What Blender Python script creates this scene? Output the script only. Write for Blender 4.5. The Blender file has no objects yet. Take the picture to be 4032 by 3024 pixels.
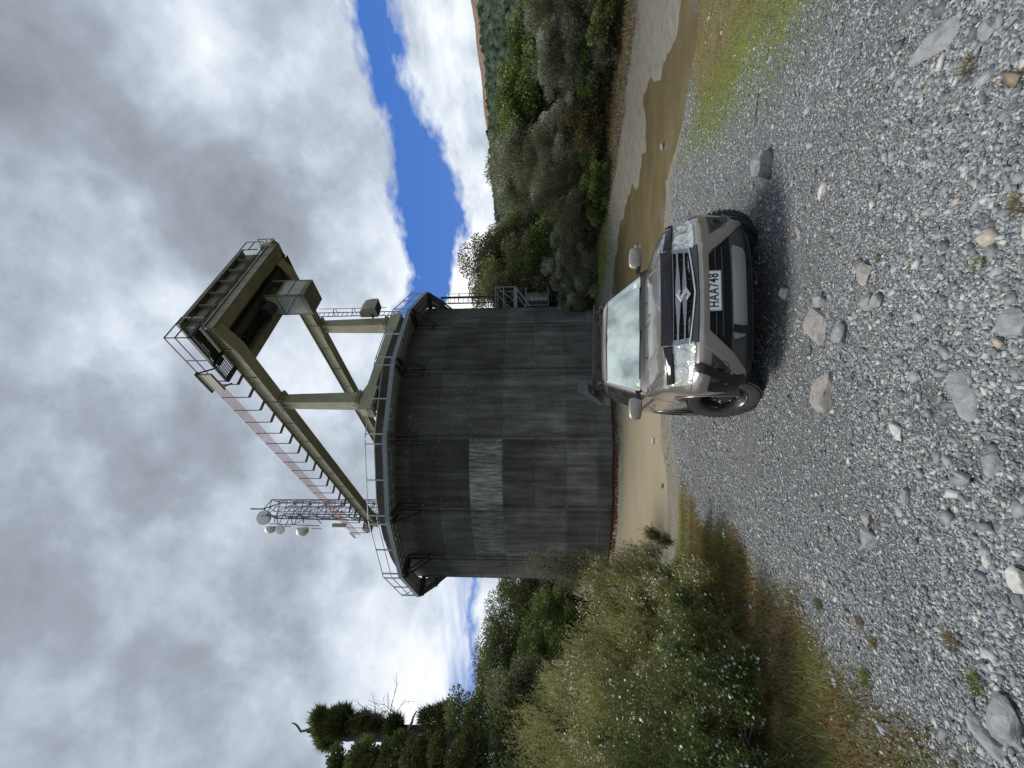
import bpy, bmesh, math, random
import numpy as np
from mathutils import Vector, Matrix
random.seed(7); RNG = np.random.default_rng(11)
PI = math.pi; R = math.radians
scene = bpy.context.scene; COL = scene.collection

# ------------------------------------------------------------------ camera (photo is stored lying on its side)
F = 1600.0; H = 2.35; PITCH = math.atan((2122 - 2016) / F); ROLL = R(0.5)
fw = Vector((0, math.cos(PITCH), math.sin(PITCH)))
up0 = Vector((0, -math.sin(PITCH), math.cos(PITCH))); rt0 = Vector((1, 0, 0))
rt = rt0 * math.cos(ROLL) - up0 * math.sin(ROLL)      # world direction of photo 'right' once upright
up = up0 * math.cos(ROLL) + rt0 * math.sin(ROLL)
rt, up = (rt0 * math.cos(ROLL) - up0 * math.sin(ROLL), rt0 * math.sin(ROLL) + up0 * math.cos(ROLL))
cam = bpy.data.objects.new('camera', bpy.data.cameras.new('camera')); COL.objects.link(cam)
cx, cy, cz = -up, rt, -fw                              # camera turned a quarter: image left is up
cam.matrix_world = Matrix(((cx.x, cy.x, cz.x, 0), (cx.y, cy.y, cz.y, 0), (cx.z, cy.z, cz.z, H), (0, 0, 0, 1)))
cam.data.sensor_width = 36; cam.data.lens = 36 * F / 4032; cam.data.clip_end = 6000; cam.data.clip_start = 0.05
scene.camera = cam

def ray(x, y):
    s = 4032 / 2212; a, b = (3024 - y * s) - 1512, x * s - 2016
    d = rt * (a / F) - up * (b / F) + fw
    return d
def atY(x, y, Y):
    d = ray(x, y); t = Y / d.y; return Vector((d.x * t, Y, H + d.z * t))
def atZ(x, y, Z):
    d = ray(x, y); t = (Z - H) / d.z; return Vector((d.x * t, d.y * t, Z))

# ------------------------------------------------------------------ object helpers
def tag(o, label=None, cat=None, group=None, kind=None):
    if label: o['label'] = label
    if cat: o['category'] = cat
    if group: o['group'] = group
    if kind: o['kind'] = kind
    return o
def empty(name, loc=(0, 0, 0), rot=(0, 0, 0), parent=None):
    o = bpy.data.objects.new(name, None); COL.objects.link(o); o.location = loc; o.rotation_euler = rot
    o.empty_display_size = 0.1
    if parent: o.parent = parent
    return o
def npmesh(name, V, Fc, mat=None, parent=None, smooth=False, attrs=None):
    """V (n,3); Fc (m,k) all the same k"""
    V = np.asarray(V, np.float32); Fc = np.asarray(Fc, np.int32)
    me = bpy.data.meshes.new(name); n, m, k = len(V), len(Fc), Fc.shape[1]
    me.vertices.add(n); me.vertices.foreach_set('co', V.ravel())
    me.loops.add(m * k); me.loops.foreach_set('vertex_index', Fc.ravel())
    me.polygons.add(m); me.polygons.foreach_set('loop_start', np.arange(0, m * k, k, dtype=np.int32))
    me.polygons.foreach_set('loop_total', np.full(m, k, np.int32))
    if smooth: me.polygons.foreach_set('use_smooth', np.ones(m, bool))
    for an, (dom, arr) in (attrs or {}).items():
        at = me.attributes.new(an, 'FLOAT', dom); at.data.foreach_set('value', np.asarray(arr, np.float32).ravel())
    me.update(calc_edges=True); me.validate()
    if mat: me.materials.append(mat)
    o = bpy.data.objects.new(name, me); COL.objects.link(o)
    if parent: o.parent = parent
    return o
class MB:
    def __init__(s): s.v = []; s.f = []
    def add(s, vs, fs):
        b = len(s.v); s.v += [tuple(v) for v in vs]; s.f += [tuple(b + i for i in f) for f in fs]; return s
    def box(s, x0, x1, y0, y1, z0, z1):
        vs = [(x, y, z) for z in (z0, z1) for y in (y0, y1) for x in (x0, x1)]
        return s.add(vs, [(0, 2, 3, 1), (4, 5, 7, 6), (0, 1, 5, 4), (2, 6, 7, 3), (0, 4, 6, 2), (1, 3, 7, 5)])
    def hexa(s, p):   # 8 points: bottom 4 (ccw), top 4
        return s.add(p, [(3, 2, 1, 0), (4, 5, 6, 7), (0, 1, 5, 4), (1, 2, 6, 5), (2, 3, 7, 6), (3, 0, 4, 7)])
    def bar(s, a, b, w, h=None, upv=(0, 0, 1)):
        a, b = Vector(a), Vector(b); h = h or w; d = (b - a).normalized(); u = Vector(upv)
        if abs(d.dot(u)) > .98: u = Vector((0, 1, 0)) if abs(d.y) < .9 else Vector((1, 0, 0))
        r = d.cross(u).normalized(); u = r.cross(d); r *= w / 2; u *= h / 2
        return s.hexa([a - r - u, a + r - u, b + r - u, b - r - u, a - r + u, a + r + u, b + r + u, b - r + u])
    def tube(s, pts, rad, n=8, cap=True):
        pts = [Vector(p) for p in pts]; m = len(pts)
        if not hasattr(rad, '__len__'): rad = [rad] * m
        prev = None; base = len(s.v); ref = None
        for i, p in enumerate(pts):
            d = (pts[min(i + 1, m - 1)] - pts[max(i - 1, 0)]).normalized()
            if ref is None: ref = d.orthogonal().normalized()
            ref = (ref - d * ref.dot(d)).normalized(); b = d.cross(ref)
            for k in range(n):
                a = 2 * PI * k / n; s.v.append(tuple(p + (ref * math.cos(a) + b * math.sin(a)) * rad[i]))
        for i in range(m - 1):
            for k in range(n):
                a = base + i * n + k; b2 = base + i * n + (k + 1) % n
                s.f.append((a, b2, b2 + n, a + n))
        if cap:
            s.f.append(tuple(base + k for k in reversed(range(n)))); s.f.append(tuple(base + (m - 1) * n + k for k in range(n)))
        return s
    def lathe(s, prof, n=24, axis='z', c=(0, 0, 0), a0=0, a1=2 * PI, closed=True):
        base = len(s.v); m = len(prof); seg = n if closed else n + 1
        for i in range(seg):
            a = a0 + (a1 - a0) * i / n
            for r, z in prof:
                x, y = r * math.cos(a), r * math.sin(a)
                p = {'z': (x, y, z), 'y': (x, z, y), 'x': (z, x, y)}[axis]
                s.v.append((p[0] + c[0], p[1] + c[1], p[2] + c[2]))
        for i in range(n):
            j = (i + 1) % n if closed else i + 1
            for k in range(m - 1):
                f = (base + i * m + k, base + j * m + k, base + j * m + k + 1, base + i * m + k + 1)
                s.f.append(f if axis != 'y' else f[::-1])
        return s
    def prism(s, poly, fn, t0, t1):   # poly of (a,b); fn(a,b,t)->xyz
        n = len(poly); base = len(s.v)
        for t in (t0, t1):
            for a, b in poly: s.v.append(tuple(fn(a, b, t)))
        s.f.append(tuple(base + i for i in range(n))); s.f.append(tuple(base + n + i for i in reversed(range(n))))
        for i in range(n):
            j = (i + 1) % n; s.f.append((base + i, base + n + i, base + n + j, base + j))
        return s
    def build(s, name, mat, parent=None, smooth=False, bevel=0, matrix=None, fix=True):
        me = bpy.data.meshes.new(name); me.from_pydata(s.v, [], s.f); me.update()
        if fix or bevel:
            bm = bmesh.new(); bm.from_mesh(me)
            if fix: bmesh.ops.recalc_face_normals(bm, faces=bm.faces)
            bm.to_mesh(me); bm.free()
        if smooth: me.polygons.foreach_set('use_smooth', np.ones(len(me.polygons), bool))
        if mat: me.materials.append(mat)
        o = bpy.data.objects.new(name, me); COL.objects.link(o)
        if parent: o.parent = parent
        if bevel:
            md = o.modifiers.new('bevel', 'BEVEL'); md.width = bevel; md.segments = 2; md.limit_method = 'ANGLE'; md.angle_limit = R(35)
        return o
def autosmooth(o, ang=35):
    me = o.data
    me.polygons.foreach_set('use_smooth', np.ones(len(me.polygons), bool))
    try: me.set_sharp_from_angle(angle=R(ang))
    except Exception: pass
    return o

# ------------------------------------------------------------------ material helpers
def newmat(name):
    m = bpy.data.materials.new(name); m.use_nodes = True; nt = m.node_tree
    b = nt.nodes['Principled BSDF']; return m, nt, b
def lk(nt, a, b): nt.links.new(a, b)
def N(nt, t, **kw):
    n = nt.nodes.new(t)
    for k, v in kw.items():
        if k == 'op': n.operation = v
        elif k.startswith('i_'):
            key = k[2:]; key = int(key) if key.isdigit() else key.replace('_', ' ')
            n.inputs[key].default_value = v
        else: setattr(n, k, v)
    return n
def math_(nt, op, a, b=None, c=None, clamp=False):
    n = nt.nodes.new('ShaderNodeMath'); n.operation = op; n.use_clamp = clamp
    for i, v in enumerate((a, b, c)):
        if v is None: continue
        if isinstance(v, (int, float)): n.inputs[i].default_value = v
        else: nt.links.new(v, n.inputs[i])
    return n.outputs[0]
def noise(nt, vec, scale, detail=4, rough=.55, dist=0):
    n = nt.nodes.new('ShaderNodeTexNoise'); n.inputs['Scale'].default_value = scale; n.inputs['Detail'].default_value = detail
    n.inputs['Roughness'].default_value = rough; n.inputs['Distortion'].default_value = dist
    if vec is not None: nt.links.new(vec, n.inputs['Vector'])
    return n
def ramp(nt, fac, stops, interp='LINEAR'):
    n = nt.nodes.new('ShaderNodeValToRGB'); cr = n.color_ramp; cr.interpolation = interp
    while len(cr.elements) > 1: cr.elements.remove(cr.elements[-1])
    for i, (p, c) in enumerate(stops):
        e = cr.elements[0] if i == 0 else cr.elements.new(p)
        e.position = p; c = (c, c, c) if isinstance(c, (int, float)) else c; e.color = (*c, 1)
    nt.links.new(fac, n.inputs[0]); return n.outputs[0]
def mixc(nt, fac, a, b, mode='MIX'):
    n = nt.nodes.new('ShaderNodeMix'); n.data_type = 'RGBA'; n.blend_type = mode
    for s, v in ((n.inputs[0], fac), (n.inputs[6], a), (n.inputs[7], b)):
        if isinstance(v, (int, float)): s.default_value = v
        elif isinstance(v, tuple): s.default_value = (*v, 1)
        else: nt.links.new(v, s)
    return n.outputs[2]
def mapping(nt, vec, scale=(1, 1, 1), loc=(0, 0, 0), rot=(0, 0, 0)):
    n = nt.nodes.new('ShaderNodeMapping'); n.inputs['Scale'].default_value = scale; n.inputs['Location'].default_value = loc
    n.inputs['Rotation'].default_value = rot; nt.links.new(vec, n.inputs['Vector']); return n.outputs[0]
def bump(nt, h, strength=.3, dist=.02, normal=None):
    n = nt.nodes.new('ShaderNodeBump'); n.inputs['Strength'].default_value = strength; n.inputs['Distance'].default_value = dist
    nt.links.new(h, n.inputs['Height'])
    if normal is not None: nt.links.new(normal, n.inputs['Normal'])
    return n.outputs[0]
def objco(nt): return N(nt, 'ShaderNodeTexCoord').outputs['Object']
def plain(name, col, rough=.6, metal=0, coat=0, spec=.5, var=.12, vscale=6, bumps=0, bscale=60):
    m, nt, b = newmat(name)
    co = objco(nt); nz = noise(nt, co, vscale, 5, .6)
    lo = tuple(c * (1 - var) for c in col); hi = tuple(min(1, c * (1 + var)) for c in col)
    lk(nt, ramp(nt, nz.outputs[0], [(.3, lo), (.7, hi)]), b.inputs['Base Color'])
    lk(nt, ramp(nt, nz.outputs[0], [(.3, max(.02, rough - .06)), (.7, min(1, rough + .06))]), b.inputs['Roughness'])
    b.inputs['Metallic'].default_value = metal; b.inputs['Coat Weight'].default_value = coat
    b.inputs['Coat Roughness'].default_value = .04
    b.inputs['Specular IOR Level'].default_value = spec
    if bumps:
        nb = noise(nt, co, bscale, 3, .6); lk(nt, bump(nt, nb.outputs[0], bumps, .004), b.inputs['Normal'])
    return m
# ------------------------------------------------------------------ sky and sun
SUN_AZ, SUN_EL = R(-68), R(62)     # azimuth from +Y toward +X
def build_world():
    w = bpy.data.worlds.new('World'); scene.world = w; w.use_nodes = True; nt = w.node_tree
    for n in list(nt.nodes): nt.nodes.remove(n)
    out = N(nt, 'ShaderNodeOutputWorld'); bg = N(nt, 'ShaderNodeBackground'); lk(nt, bg.outputs[0], out.inputs[0])
    sky = N(nt, 'ShaderNodeTexSky'); sky.sky_type = 'NISHITA'; sky.sun_disc = False
    sky.sun_elevation = SUN_EL; sky.sun_rotation = SUN_AZ; sky.air_density = 1.2; sky.dust_density = .6; sky.ozone_density = 3
    co = N(nt, 'ShaderNodeTexCoord').outputs['Generated']
    sep = N(nt, 'ShaderNodeSeparateXYZ'); lk(nt, co, sep.inputs[0]); x, y, z = sep.outputs
    az = math_(nt, 'MULTIPLY', math_(nt, 'ARCTAN2', x, y), 180 / PI)
    el = math_(nt, 'MULTIPLY', math_(nt, 'ARCSINE', z), 180 / PI)
    # cloud-deck coordinates: flat layer seen in perspective
    zz = math_(nt, 'MAXIMUM', math_(nt, 'ADD', z, .24), .05)
    cmb = N(nt, 'ShaderNodeCombineXYZ'); lk(nt, math_(nt, 'DIVIDE', x, zz), cmb.inputs[0]); lk(nt, math_(nt, 'DIVIDE', y, zz), cmb.inputs[1])
    deck = cmb.outputs[0]
    # second set of coordinates: the sphere itself, for upright cumulus
    sph = mapping(nt, co, (1, 1, 1.7))
    wn = noise(nt, sph, 5, 4, .62); wn2 = noise(nt, sph, 17, 4, .6)
    warp = math_(nt, 'ADD', math_(nt, 'MULTIPLY', math_(nt, 'SUBTRACT', wn.outputs[0], .5), 8.5),
                 math_(nt, 'MULTIPLY', math_(nt, 'SUBTRACT', wn2.outputs[0], .5), 3.2))
    elw = math_(nt, 'ADD', el, warp)
    azn = math_(nt, 'DIVIDE', math_(nt, 'ADD', az, 60), 120)
    def curve(pts):   # (az, el) -> el/40
        c = N(nt, 'ShaderNodeFloatCurve'); cv = c.mapping.curves[0]
        P = [((a + 60) / 120, e / 40) for a, e in pts]
        cv.points[0].location = P[0]; cv.points[-1].location = P[-1]
        for p in P[1:-1]: cv.points.new(*p)
        c.mapping.update(); lk(nt, azn, c.inputs['Value']); return math_(nt, 'MULTIPLY', c.outputs[0], 40)
    hi = curve([(-60, 9.4), (-45, 9.9), (-30, 9.0), (-20, 8.6), (-6, 6), (1, 17), (6, 21), (10, 19.6), (14, 18.4), (20, 18.6), (26, 19.0), (32, 18.0), (38, 18.2), (46, 19.2), (60, 20)])
    lo = curve([(-60, 7.2), (-45, 7.4), (-30, 6.8), (-20, 6.4), (-6, 7), (1, 19), (6, 20.2), (9, 18), (13, 11.8), (17, 10.9), (21, 8.8), (26, 8.8), (30, 10.2), (34, 12.6), (38, 13.6), (46, 14.6), (60, 17)])
    d1 = math_(nt, 'SUBTRACT', hi, elw); d2 = math_(nt, 'SUBTRACT', elw, lo)
    gap = math_(nt, 'MINIMUM', d1, d2)
    blue = ramp(nt, math_(nt, 'ADD', math_(nt, 'MULTIPLY', gap, .16), .42), [(.36, 0), (.62, 1)])
    # thin-spot blue to the left, low streaks
    ln = noise(nt, mapping(nt, deck, (.35, .9, 1), (3.1, 1.7, 0)), 1.3, 4, .6)
    win = math_(nt, 'MULTIPLY', ramp(nt, math_(nt, 'DIVIDE', el, 40), [(.08, 0), (.17, 1), (.24, 1), (.36, 0)]),
                ramp(nt, azn, [(.0, 1), (.36, 1), (.44, .0), (1, 0)]))
    blue2 = math_(nt, 'MULTIPLY', win, ramp(nt, ln.outputs[0], [(.56, 0), (.66, .75)]))
    blue = math_(nt, 'MAXIMUM', blue, blue2)
    # cloud brightness
    n1 = noise(nt, mapping(nt, co, (1, 1, 1.3), (.3, 2.2, 0), (.5, .3, .4)), 2.3, 7, .58, .08)
    n2 = noise(nt, mapping(nt, deck, (1.5, .75, 1), (5, 1, 0)), 2.6, 4, .6, .1)
    n3 = noise(nt, sph, 7, 6, .6, .25)
    n4 = noise(nt, mapping(nt, co, (1, 1.6, 1), (4, 0, 2), (.9, .2, 1.1)), 5.2, 6, .56, .15)
    base = math_(nt, 'ADD', math_(nt, 'MULTIPLY', n1.outputs[0], .44), math_(nt, 'ADD', math_(nt, 'MULTIPLY', n2.outputs[0], .14), math_(nt, 'MULTIPLY', n4.outputs[0], .42)))
    base = math_(nt, 'ADD', math_(nt, 'MULTIPLY', math_(nt, 'SUBTRACT', base, .5), 1.5), .5)
    low = ramp(nt, math_(nt, 'DIVIDE', el, 40), [(.18, 1), (.62, 0)])
    lowb = math_(nt, 'ADD', math_(nt, 'MULTIPLY', n3.outputs[0], .95), .10)
    t = math_(nt, 'ADD', math_(nt, 'MULTIPLY', math_(nt, 'SUBTRACT', 1, low), base), math_(nt, 'MULTIPLY', low, lowb))
    def blob(bx, by, w, amp):
        v = ray(bx, by).normalized()
        dp = N(nt, 'ShaderNodeVectorMath'); dp.operation = 'DOT_PRODUCT'; nrm = N(nt, 'ShaderNodeVectorMath'); nrm.operation = 'NORMALIZE'
        lk(nt, co, nrm.inputs[0]); lk(nt, nrm.outputs[0], dp.inputs[0]); dp.inputs[1].default_value = v
        a = math_(nt, 'ARCCOSINE', math_(nt, 'MINIMUM', dp.outputs['Value'], .99999))
        g = math_(nt, 'EXPONENT', math_(nt, 'MULTIPLY', math_(nt, 'POWER', math_(nt, 'DIVIDE', a, R(w)), 2), -1))
        return math_(nt, 'MULTIPLY', g, amp)
    for b in ((330, 700, 6, .20), (400, 640, 4, .12), (150, 500, 5, .10), (60, 700, 6, .05), (250, 560, 7, .03), (620, 120, 12, .07), (880, 1400, 13, .17), (760, 700, 8, .12), (980, 1500, 9, .10),
              (700, 420, 7, .06), (1000, 580, 8, .30), (1000, 120, 8, .12), (60, 330, 14, -.06), (560, 450, 7, -.12), (30, 60, 16, -.05), (480, 1350, 20, -.03),
              (700, 560, 6, -.05), (180, 1250, 20, -.03), (470, 950, 9, -.07), (620, 880, 9, .04)):
        t = math_(nt, 'ADD', t, blob(*b))
    t = math_(nt, 'ADD', math_(nt, 'MULTIPLY', math_(nt, 'SUBTRACT', t, .52), 1.42), .50)
    ccol = ramp(nt, t, [(.10, (.20, .225, .26)), (.36, (.30, .34, .395)), (.52, (.425, .48, .56)), (.68, (.60, .66, .74)), (.86, (.80, .835, .87)), (1, (.92, .93, .94))])
    # nishita scaled to about .1, mixed with the cloud layer
    skyc = N(nt, 'ShaderNodeVectorMath'); skyc.operation = 'SCALE'; lk(nt, sky.outputs[0], skyc.inputs[0]); skyc.inputs['Scale'].default_value = .085
    # clear air between the clouds is a deeper blue than the horizon haze
    skym = mixc(nt, .78, skyc.outputs[0], (.03, .135, .52))
    col = mixc(nt, blue, ccol, skym)
    # below the horizon: dull ground tone
    col = mixc(nt, ramp(nt, z, [(0, 1), (.02, 0)]), col, (.18, .19, .18))
    lk(nt, col, bg.inputs[0]); bg.inputs[1].default_value = 1.0
build_world()
scene.world.cycles.sampling_method = 'MANUAL'; scene.world.cycles.sample_map_resolution = 512
sd = bpy.data.lights.new('sun', 'SUN'); sd.energy = 3.3; sd.angle = R(22); sd.color = (1, .955, .89)
so = bpy.data.objects.new('sun', sd); COL.objects.link(so)
sv = Vector((math.sin(SUN_AZ) * math.cos(SUN_EL), math.cos(SUN_AZ) * math.cos(SUN_EL), math.sin(SUN_EL)))
so.rotation_euler = sv.to_track_quat('Z', 'Y').to_euler(); so.location = (0, 0, 40)
vs = scene.view_settings; vs.view_transform = 'Standard'; vs.look = 'None'; vs.gamma = 1; vs.exposure = 0.28; vs.use_curve_mapping = False
scene.cycles.use_denoising = True
scene.cycles.max_bounces = 8; scene.cycles.transparent_max_bounces = 24
# ------------------------------------------------------------------ terrain
WATER = -1.40
SHX = np.array([-30, -9, -6, -5, -4, -3, -2, -1.4, -.75, 0, 5.2, 5.85, 6.36, 6.95, 7.8, 8.0, 8.3, 12, 40])
SHY = np.array([14, 13, 12.8, 12.5, 12.2, 12.3, 12.7, 13.25, 13.9, 14.3, 13.4, 12.4, 11.1, 10.4, 10.0, 9.4, 8.6, 6.4, 2])
BANK = np.array([(0.5, 40), (3.6, 34), (6.0, 28.4), (7.9, 26), (8.7, 23.4), (9.8, 21.2), (10.7, 19), (11.5, 17.7), (12.8, 16.8), (13.6, 15.6), (16, 12.5), (24, 7), (60, -4)])
FARS = np.array([(1.0, 40), (3.5, 25), (5.0, 20.8), (6.1, 19.9), (7.0, 18.8), (7.6, 17.6), (8.0, 16.5), (7.3, 15.4), (8.1, 14.5), (9.9, 14.6), (9.9, 14.0), (9.2, 12.6), (9.3, 11.3), (11.5, 9.2), (20, 4), (60, -10)])
def vnoise(x, y, s, seed=0):     # cheap value noise, smooth
    x = x * s + seed * 17.3; y = y * s + seed * 5.1
    xi, yi = np.floor(x), np.floor(y); fx, fy = x - xi, y - yi
    fx = fx * fx * (3 - 2 * fx); fy = fy * fy * (3 - 2 * fy)
    h = lambda a, b: np.modf(np.abs(np.sin(a * 127.1 + b * 311.7 + seed * 13.7) * 43758.5453))[0]
    return (h(xi, yi) * (1 - fx) + h(xi + 1, yi) * fx) * (1 - fy) + (h(xi, yi + 1) * (1 - fx) + h(xi + 1, yi + 1) * fx) * fy
def fbm(x, y, s, o=4, seed=0):
    t = 0; a = .5; n = 0
    for k in range(o): t = t + a * vnoise(x, y, s * 2 ** k, seed + k); n += a; a *= .5
    return t / n - .5
def sdline(x, y, L):             # signed distance, + on the left of travel reversed => beyond the line
    best = np.full(np.shape(x), 1e9); sg = np.ones(np.shape(x))
    for (ax, ay), (bx, by) in zip(L[:-1], L[1:]):
        dx, dy = bx - ax, by - ay; t = np.clip(((x - ax) * dx + (y - ay) * dy) / (dx * dx + dy * dy), 0, 1)
        px, py = x - ax - t * dx, y - ay - t * dy; d = np.hypot(px, py); c = dx * py - dy * px
        m = d < best; best = np.where(m, d, best); sg = np.where(m, np.sign(c), sg)
    return best * sg
def plane(x, y): return -(0.0155 * (x - .72) + .174 * (y - 4.58))
TC = np.array((-3.78, 28.88)); TR = 9.07
def ground_z(x, y):
    x = np.asarray(x, float); y = np.asarray(y, float)
    ys = np.interp(x, SHX, SHY) + .35 * fbm(x, y, .9, 3, 5) * 2
    P = plane(x, np.maximum(y, -6)); P = P + .05 * fbm(x, y, .6, 3, 1) * (1 + .8 * (y > 7)) + .018 * fbm(x, y, 3, 3, 2)
    y1 = ys - 3.2; P1 = plane(x, y1)
    t = np.clip((y - y1) / (ys - y1), 0, 1)
    g = np.where(y < y1, P, P * (1 - t) + WATER * t + .04 * fbm(x, y, 1.5, 3, 3) * (1 - t))
    bed = WATER - .5 * (1 - np.exp(-np.maximum(y - ys, 0) / 1.3))
    g = np.where(y > ys, bed, g)
    # right bank and its mud flats
    sb = sdline(x, y, BANK); sf = sdline(x, y, FARS)
    mud = WATER + .045 * np.tanh(sf / .5) + .03 * np.clip(sf, -1, 3) + .17 * fbm(x * .45 + y * .30, y * 1.5 - x * .95, .9, 4, 9)
    mm = (x > 4.0) & (y > ys + .3)
    k = np.clip((sf + .8) / .5, 0, 1)
    g = np.where(mm, np.maximum(g, g * (1 - k) + mud * k), g)
    bk = WATER + .07 + np.minimum(.16 * np.maximum(sb, 0) ** 1.05, 1.1) + .02 * np.clip(sb, 0, 60) + .12 * fbm(x, y, .7, 3, 4) * np.clip(sb, 0, 1)
    g = np.where(sb > 0, np.maximum(g, bk), g)
    # silt apron round the foot of the tower
    rt_ = np.hypot(x - TC[0], y - TC[1]) - TR
    ap = WATER + .03 + .10 * np.clip((1.0 - rt_) / 1.0, -1, 1) + .05 * fbm(x, y, .8, 3, 8)
    ap = ap + np.clip((x + 1) * .04, 0, .2) - .0
    g = np.where((rt_ < 2.4) & (y < 34), np.maximum(g, ap), g)
    # left bank
    lb = (-.50 * y - .6) - x
    g = np.where((y > 5), np.maximum(g, np.minimum(WATER - .2 + .35 * lb, .6 + .02 * lb) + .15 * fbm(x, y, .6, 3, 6)), g)
    # land behind everything
    fr = np.clip((y - 33) / 6, 0, 1); g = g * (1 - fr) + np.maximum(g, -.6 + .01 * (y - 33)) * fr
    # grassy shoulder to the left of the camera
    sh = np.clip((-x - 1.9 - .06 * (y - 2)) / 1.2, 0, 1) * np.clip((9 - y) / 3, 0, 1)
    g = g + .16 * sh * sh * (3 - 2 * sh)
    g = g + .05 * np.clip((x - 2.3) / 1, 0, 1) * np.clip((6 - y) / 3, 0, 1)
    return g
def axis(fine0, fine1, step, lo, hi, grow=1.09):
    a = list(np.arange(fine0, fine1, step)); s = step; v = fine1
    while v < hi: a.append(v); s *= grow; v += s
    a.append(hi); s = step; v = fine0; b = []
    while v > lo: s *= grow; v -= s; b.append(max(v, lo))
    return np.array(sorted(set(b + a)))
gx = axis(-4.5, 5, .07, -900, 900, 1.045); gy = axis(.2, 9, .06, -300, 1500, 1.03)
X, Y = np.meshgrid(gx, gy); Zg = ground_z(X, Y)
def grid_faces(nx, ny):
    i = np.arange(nx - 1)[None, :] + nx * np.arange(ny - 1)[:, None]; i = i.ravel()
    return np.stack([i, i + 1, i + 1 + nx, i + nx], 1)
def masks(x, y, z):
    sb = sdline(x, y, BANK); ys = np.interp(x, SHX, SHY)
    n = fbm(x, y, 1.1, 4, 21); n2 = fbm(x, y, .35, 3, 22)
    le = -(x + 1.62 + .10 * (y - 2) ) + .9 * n             # left verge: + inside the vegetation
    le = np.where(y > 5.2, le + (y - 5.2) * .03, le)
    re = (x - (2.05 + .32 * y)) * .8 + .9 * n + .15                   # right verge
    re = np.where((y < 1.9), re - .3, re)
    veg = np.clip(np.maximum(le, re * np.clip((8.8 - y) / 2.5, 0, 1)) * 2.2, 0, 1) * (z > WATER + .03)
    bank = np.clip(sb * .7 + 1.1 + n * 2.4, 0, 1)
    green = np.clip(bank + (x < -.48 * y - .8) * (y > 8), 0, 1)
    lime = np.clip(1.6 - np.hypot((x - (3.75 + .30 * (y - 5))) / .55, (y - 5.9) / 2.6) + n, 0, 1) * (re > -.9)
    mud = np.clip((WATER + .22 - z) * 9, 0, 1) * (y > 8)
    moss = np.clip((n2 + n * .6 - .12 + .5 * np.clip(le + .35, 0, 1) + .35 * np.clip(re + .5, 0, 1)) * 3, 0, 1) * (y < 8)
    return veg, green, lime, mud, moss
vg, gr, li, mu, mo = masks(X, Y, Zg)
def ground_mat():
    m, nt, b = newmat('gravel_ground')
    co = objco(nt)
    A = lambda n: N(nt, 'ShaderNodeAttribute', attribute_name=n).outputs['Fac']
    v1 = N(nt, 'ShaderNodeTexVoronoi', i_Scale=70.0); lk(nt, co, v1.inputs['Vector'])
    v2 = N(nt, 'ShaderNodeTexVoronoi', i_Scale=24.0); lk(nt, co, v2.inputs['Vector'])
    hs = N(nt, 'ShaderNodeSeparateColor'); lk(nt, v1.outputs['Color'], hs.inputs[0])
    hs2 = N(nt, 'ShaderNodeSeparateColor'); lk(nt, v2.outputs['Color'], hs2.inputs[0])
    big = noise(nt, co, 1.1, 5, .6); mid = noise(nt, co, 9, 5, .65); fine = noise(nt, co, 190, 2, .6)
    peb = ramp(nt, hs.outputs[0], [(0, (.045, .048, .050)), (.45, (.105, .112, .118)), (.8, (.185, .195, .20)), (1, (.36, .365, .36))])
    peb2 = ramp(nt, hs2.outputs[1], [(0, (.06, .065, .067)), (.5, (.125, .135, .14)), (1, (.24, .25, .25))])
    g = mixc(nt, .42, peb, peb2)
    g = mixc(nt, ramp(nt, big.outputs[0], [(.35, 0), (.7, .55)]), g, (.135, .135, .13))
    g = mixc(nt, ramp(nt, mid.outputs[0], [(.3, .5), (.55, 0)]), g, (.09, .09, .086))
    mossc = ramp(nt, mid.outputs[0], [(.35, (.075, .062, .012)), (.6, (.10, .075, .022))])
    g = mixc(nt, math_(nt, 'MULTIPLY', A('moss'), ramp(nt, noise(nt, co, 14, 5, .7).outputs[0], [(.46, 0), (.58, .9)])), g, mossc)
    vegc = ramp(nt, noise(nt, co, 4, 8, .75).outputs[0], [(.3, (.06, .045, .025)), (.44, (.16, .125, .06)), (.52, (.12, .13, .035)), (.62, (.13, .055, .03)), (.75, (.20, .17, .10))])
    g = mixc(nt, A('veg'), g, vegc)
    bankc = ramp(nt, noise(nt, co, 1.8, 6, .7).outputs[0], [(.3, (.045, .022, .012)), (.46, (.075, .045, .018)), (.58, (.075, .078, .018)), (.8, (.10, .11, .03))])
    g = mixc(nt, A('green'), g, bankc)
    g = mixc(nt, A('far'), g, (.030, .036, .016))
    g = mixc(nt, math_(nt, 'MULTIPLY', A('lime'), ramp(nt, mid.outputs[0], [(.38, 0), (.55, .9)])), g, (.13, .17, .02))
    mudc = ramp(nt, noise(nt, mapping(nt, co, (1, 2.5, 1)), 2.2, 6, .7).outputs[0], [(.3, (.11, .10, .06)), (.45, (.17, .155, .12)), (.6, (.21, .20, .17)), (.75, (.13, .14, .06))])
    g = mixc(nt, A('mud'), g, mudc)
    lk(nt, g, b.inputs['Base Color'])
    lk(nt, ramp(nt, A('mud'), [(0, .9), (1, .5)]), b.inputs['Roughness'])
    b.inputs['Specular IOR Level'].default_value = .3
    hgt = math_(nt, 'ADD', math_(nt, 'MULTIPLY', math_(nt, 'SUBTRACT', 1, v1.outputs['Distance']), .5), math_(nt, 'ADD', fine.outputs[0], math_(nt, 'MULTIPLY', mid.outputs[0], 1.5)))
    bs = bump(nt, hgt, .9, .012); lk(nt, bs, b.inputs['Normal'])
    return m
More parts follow.
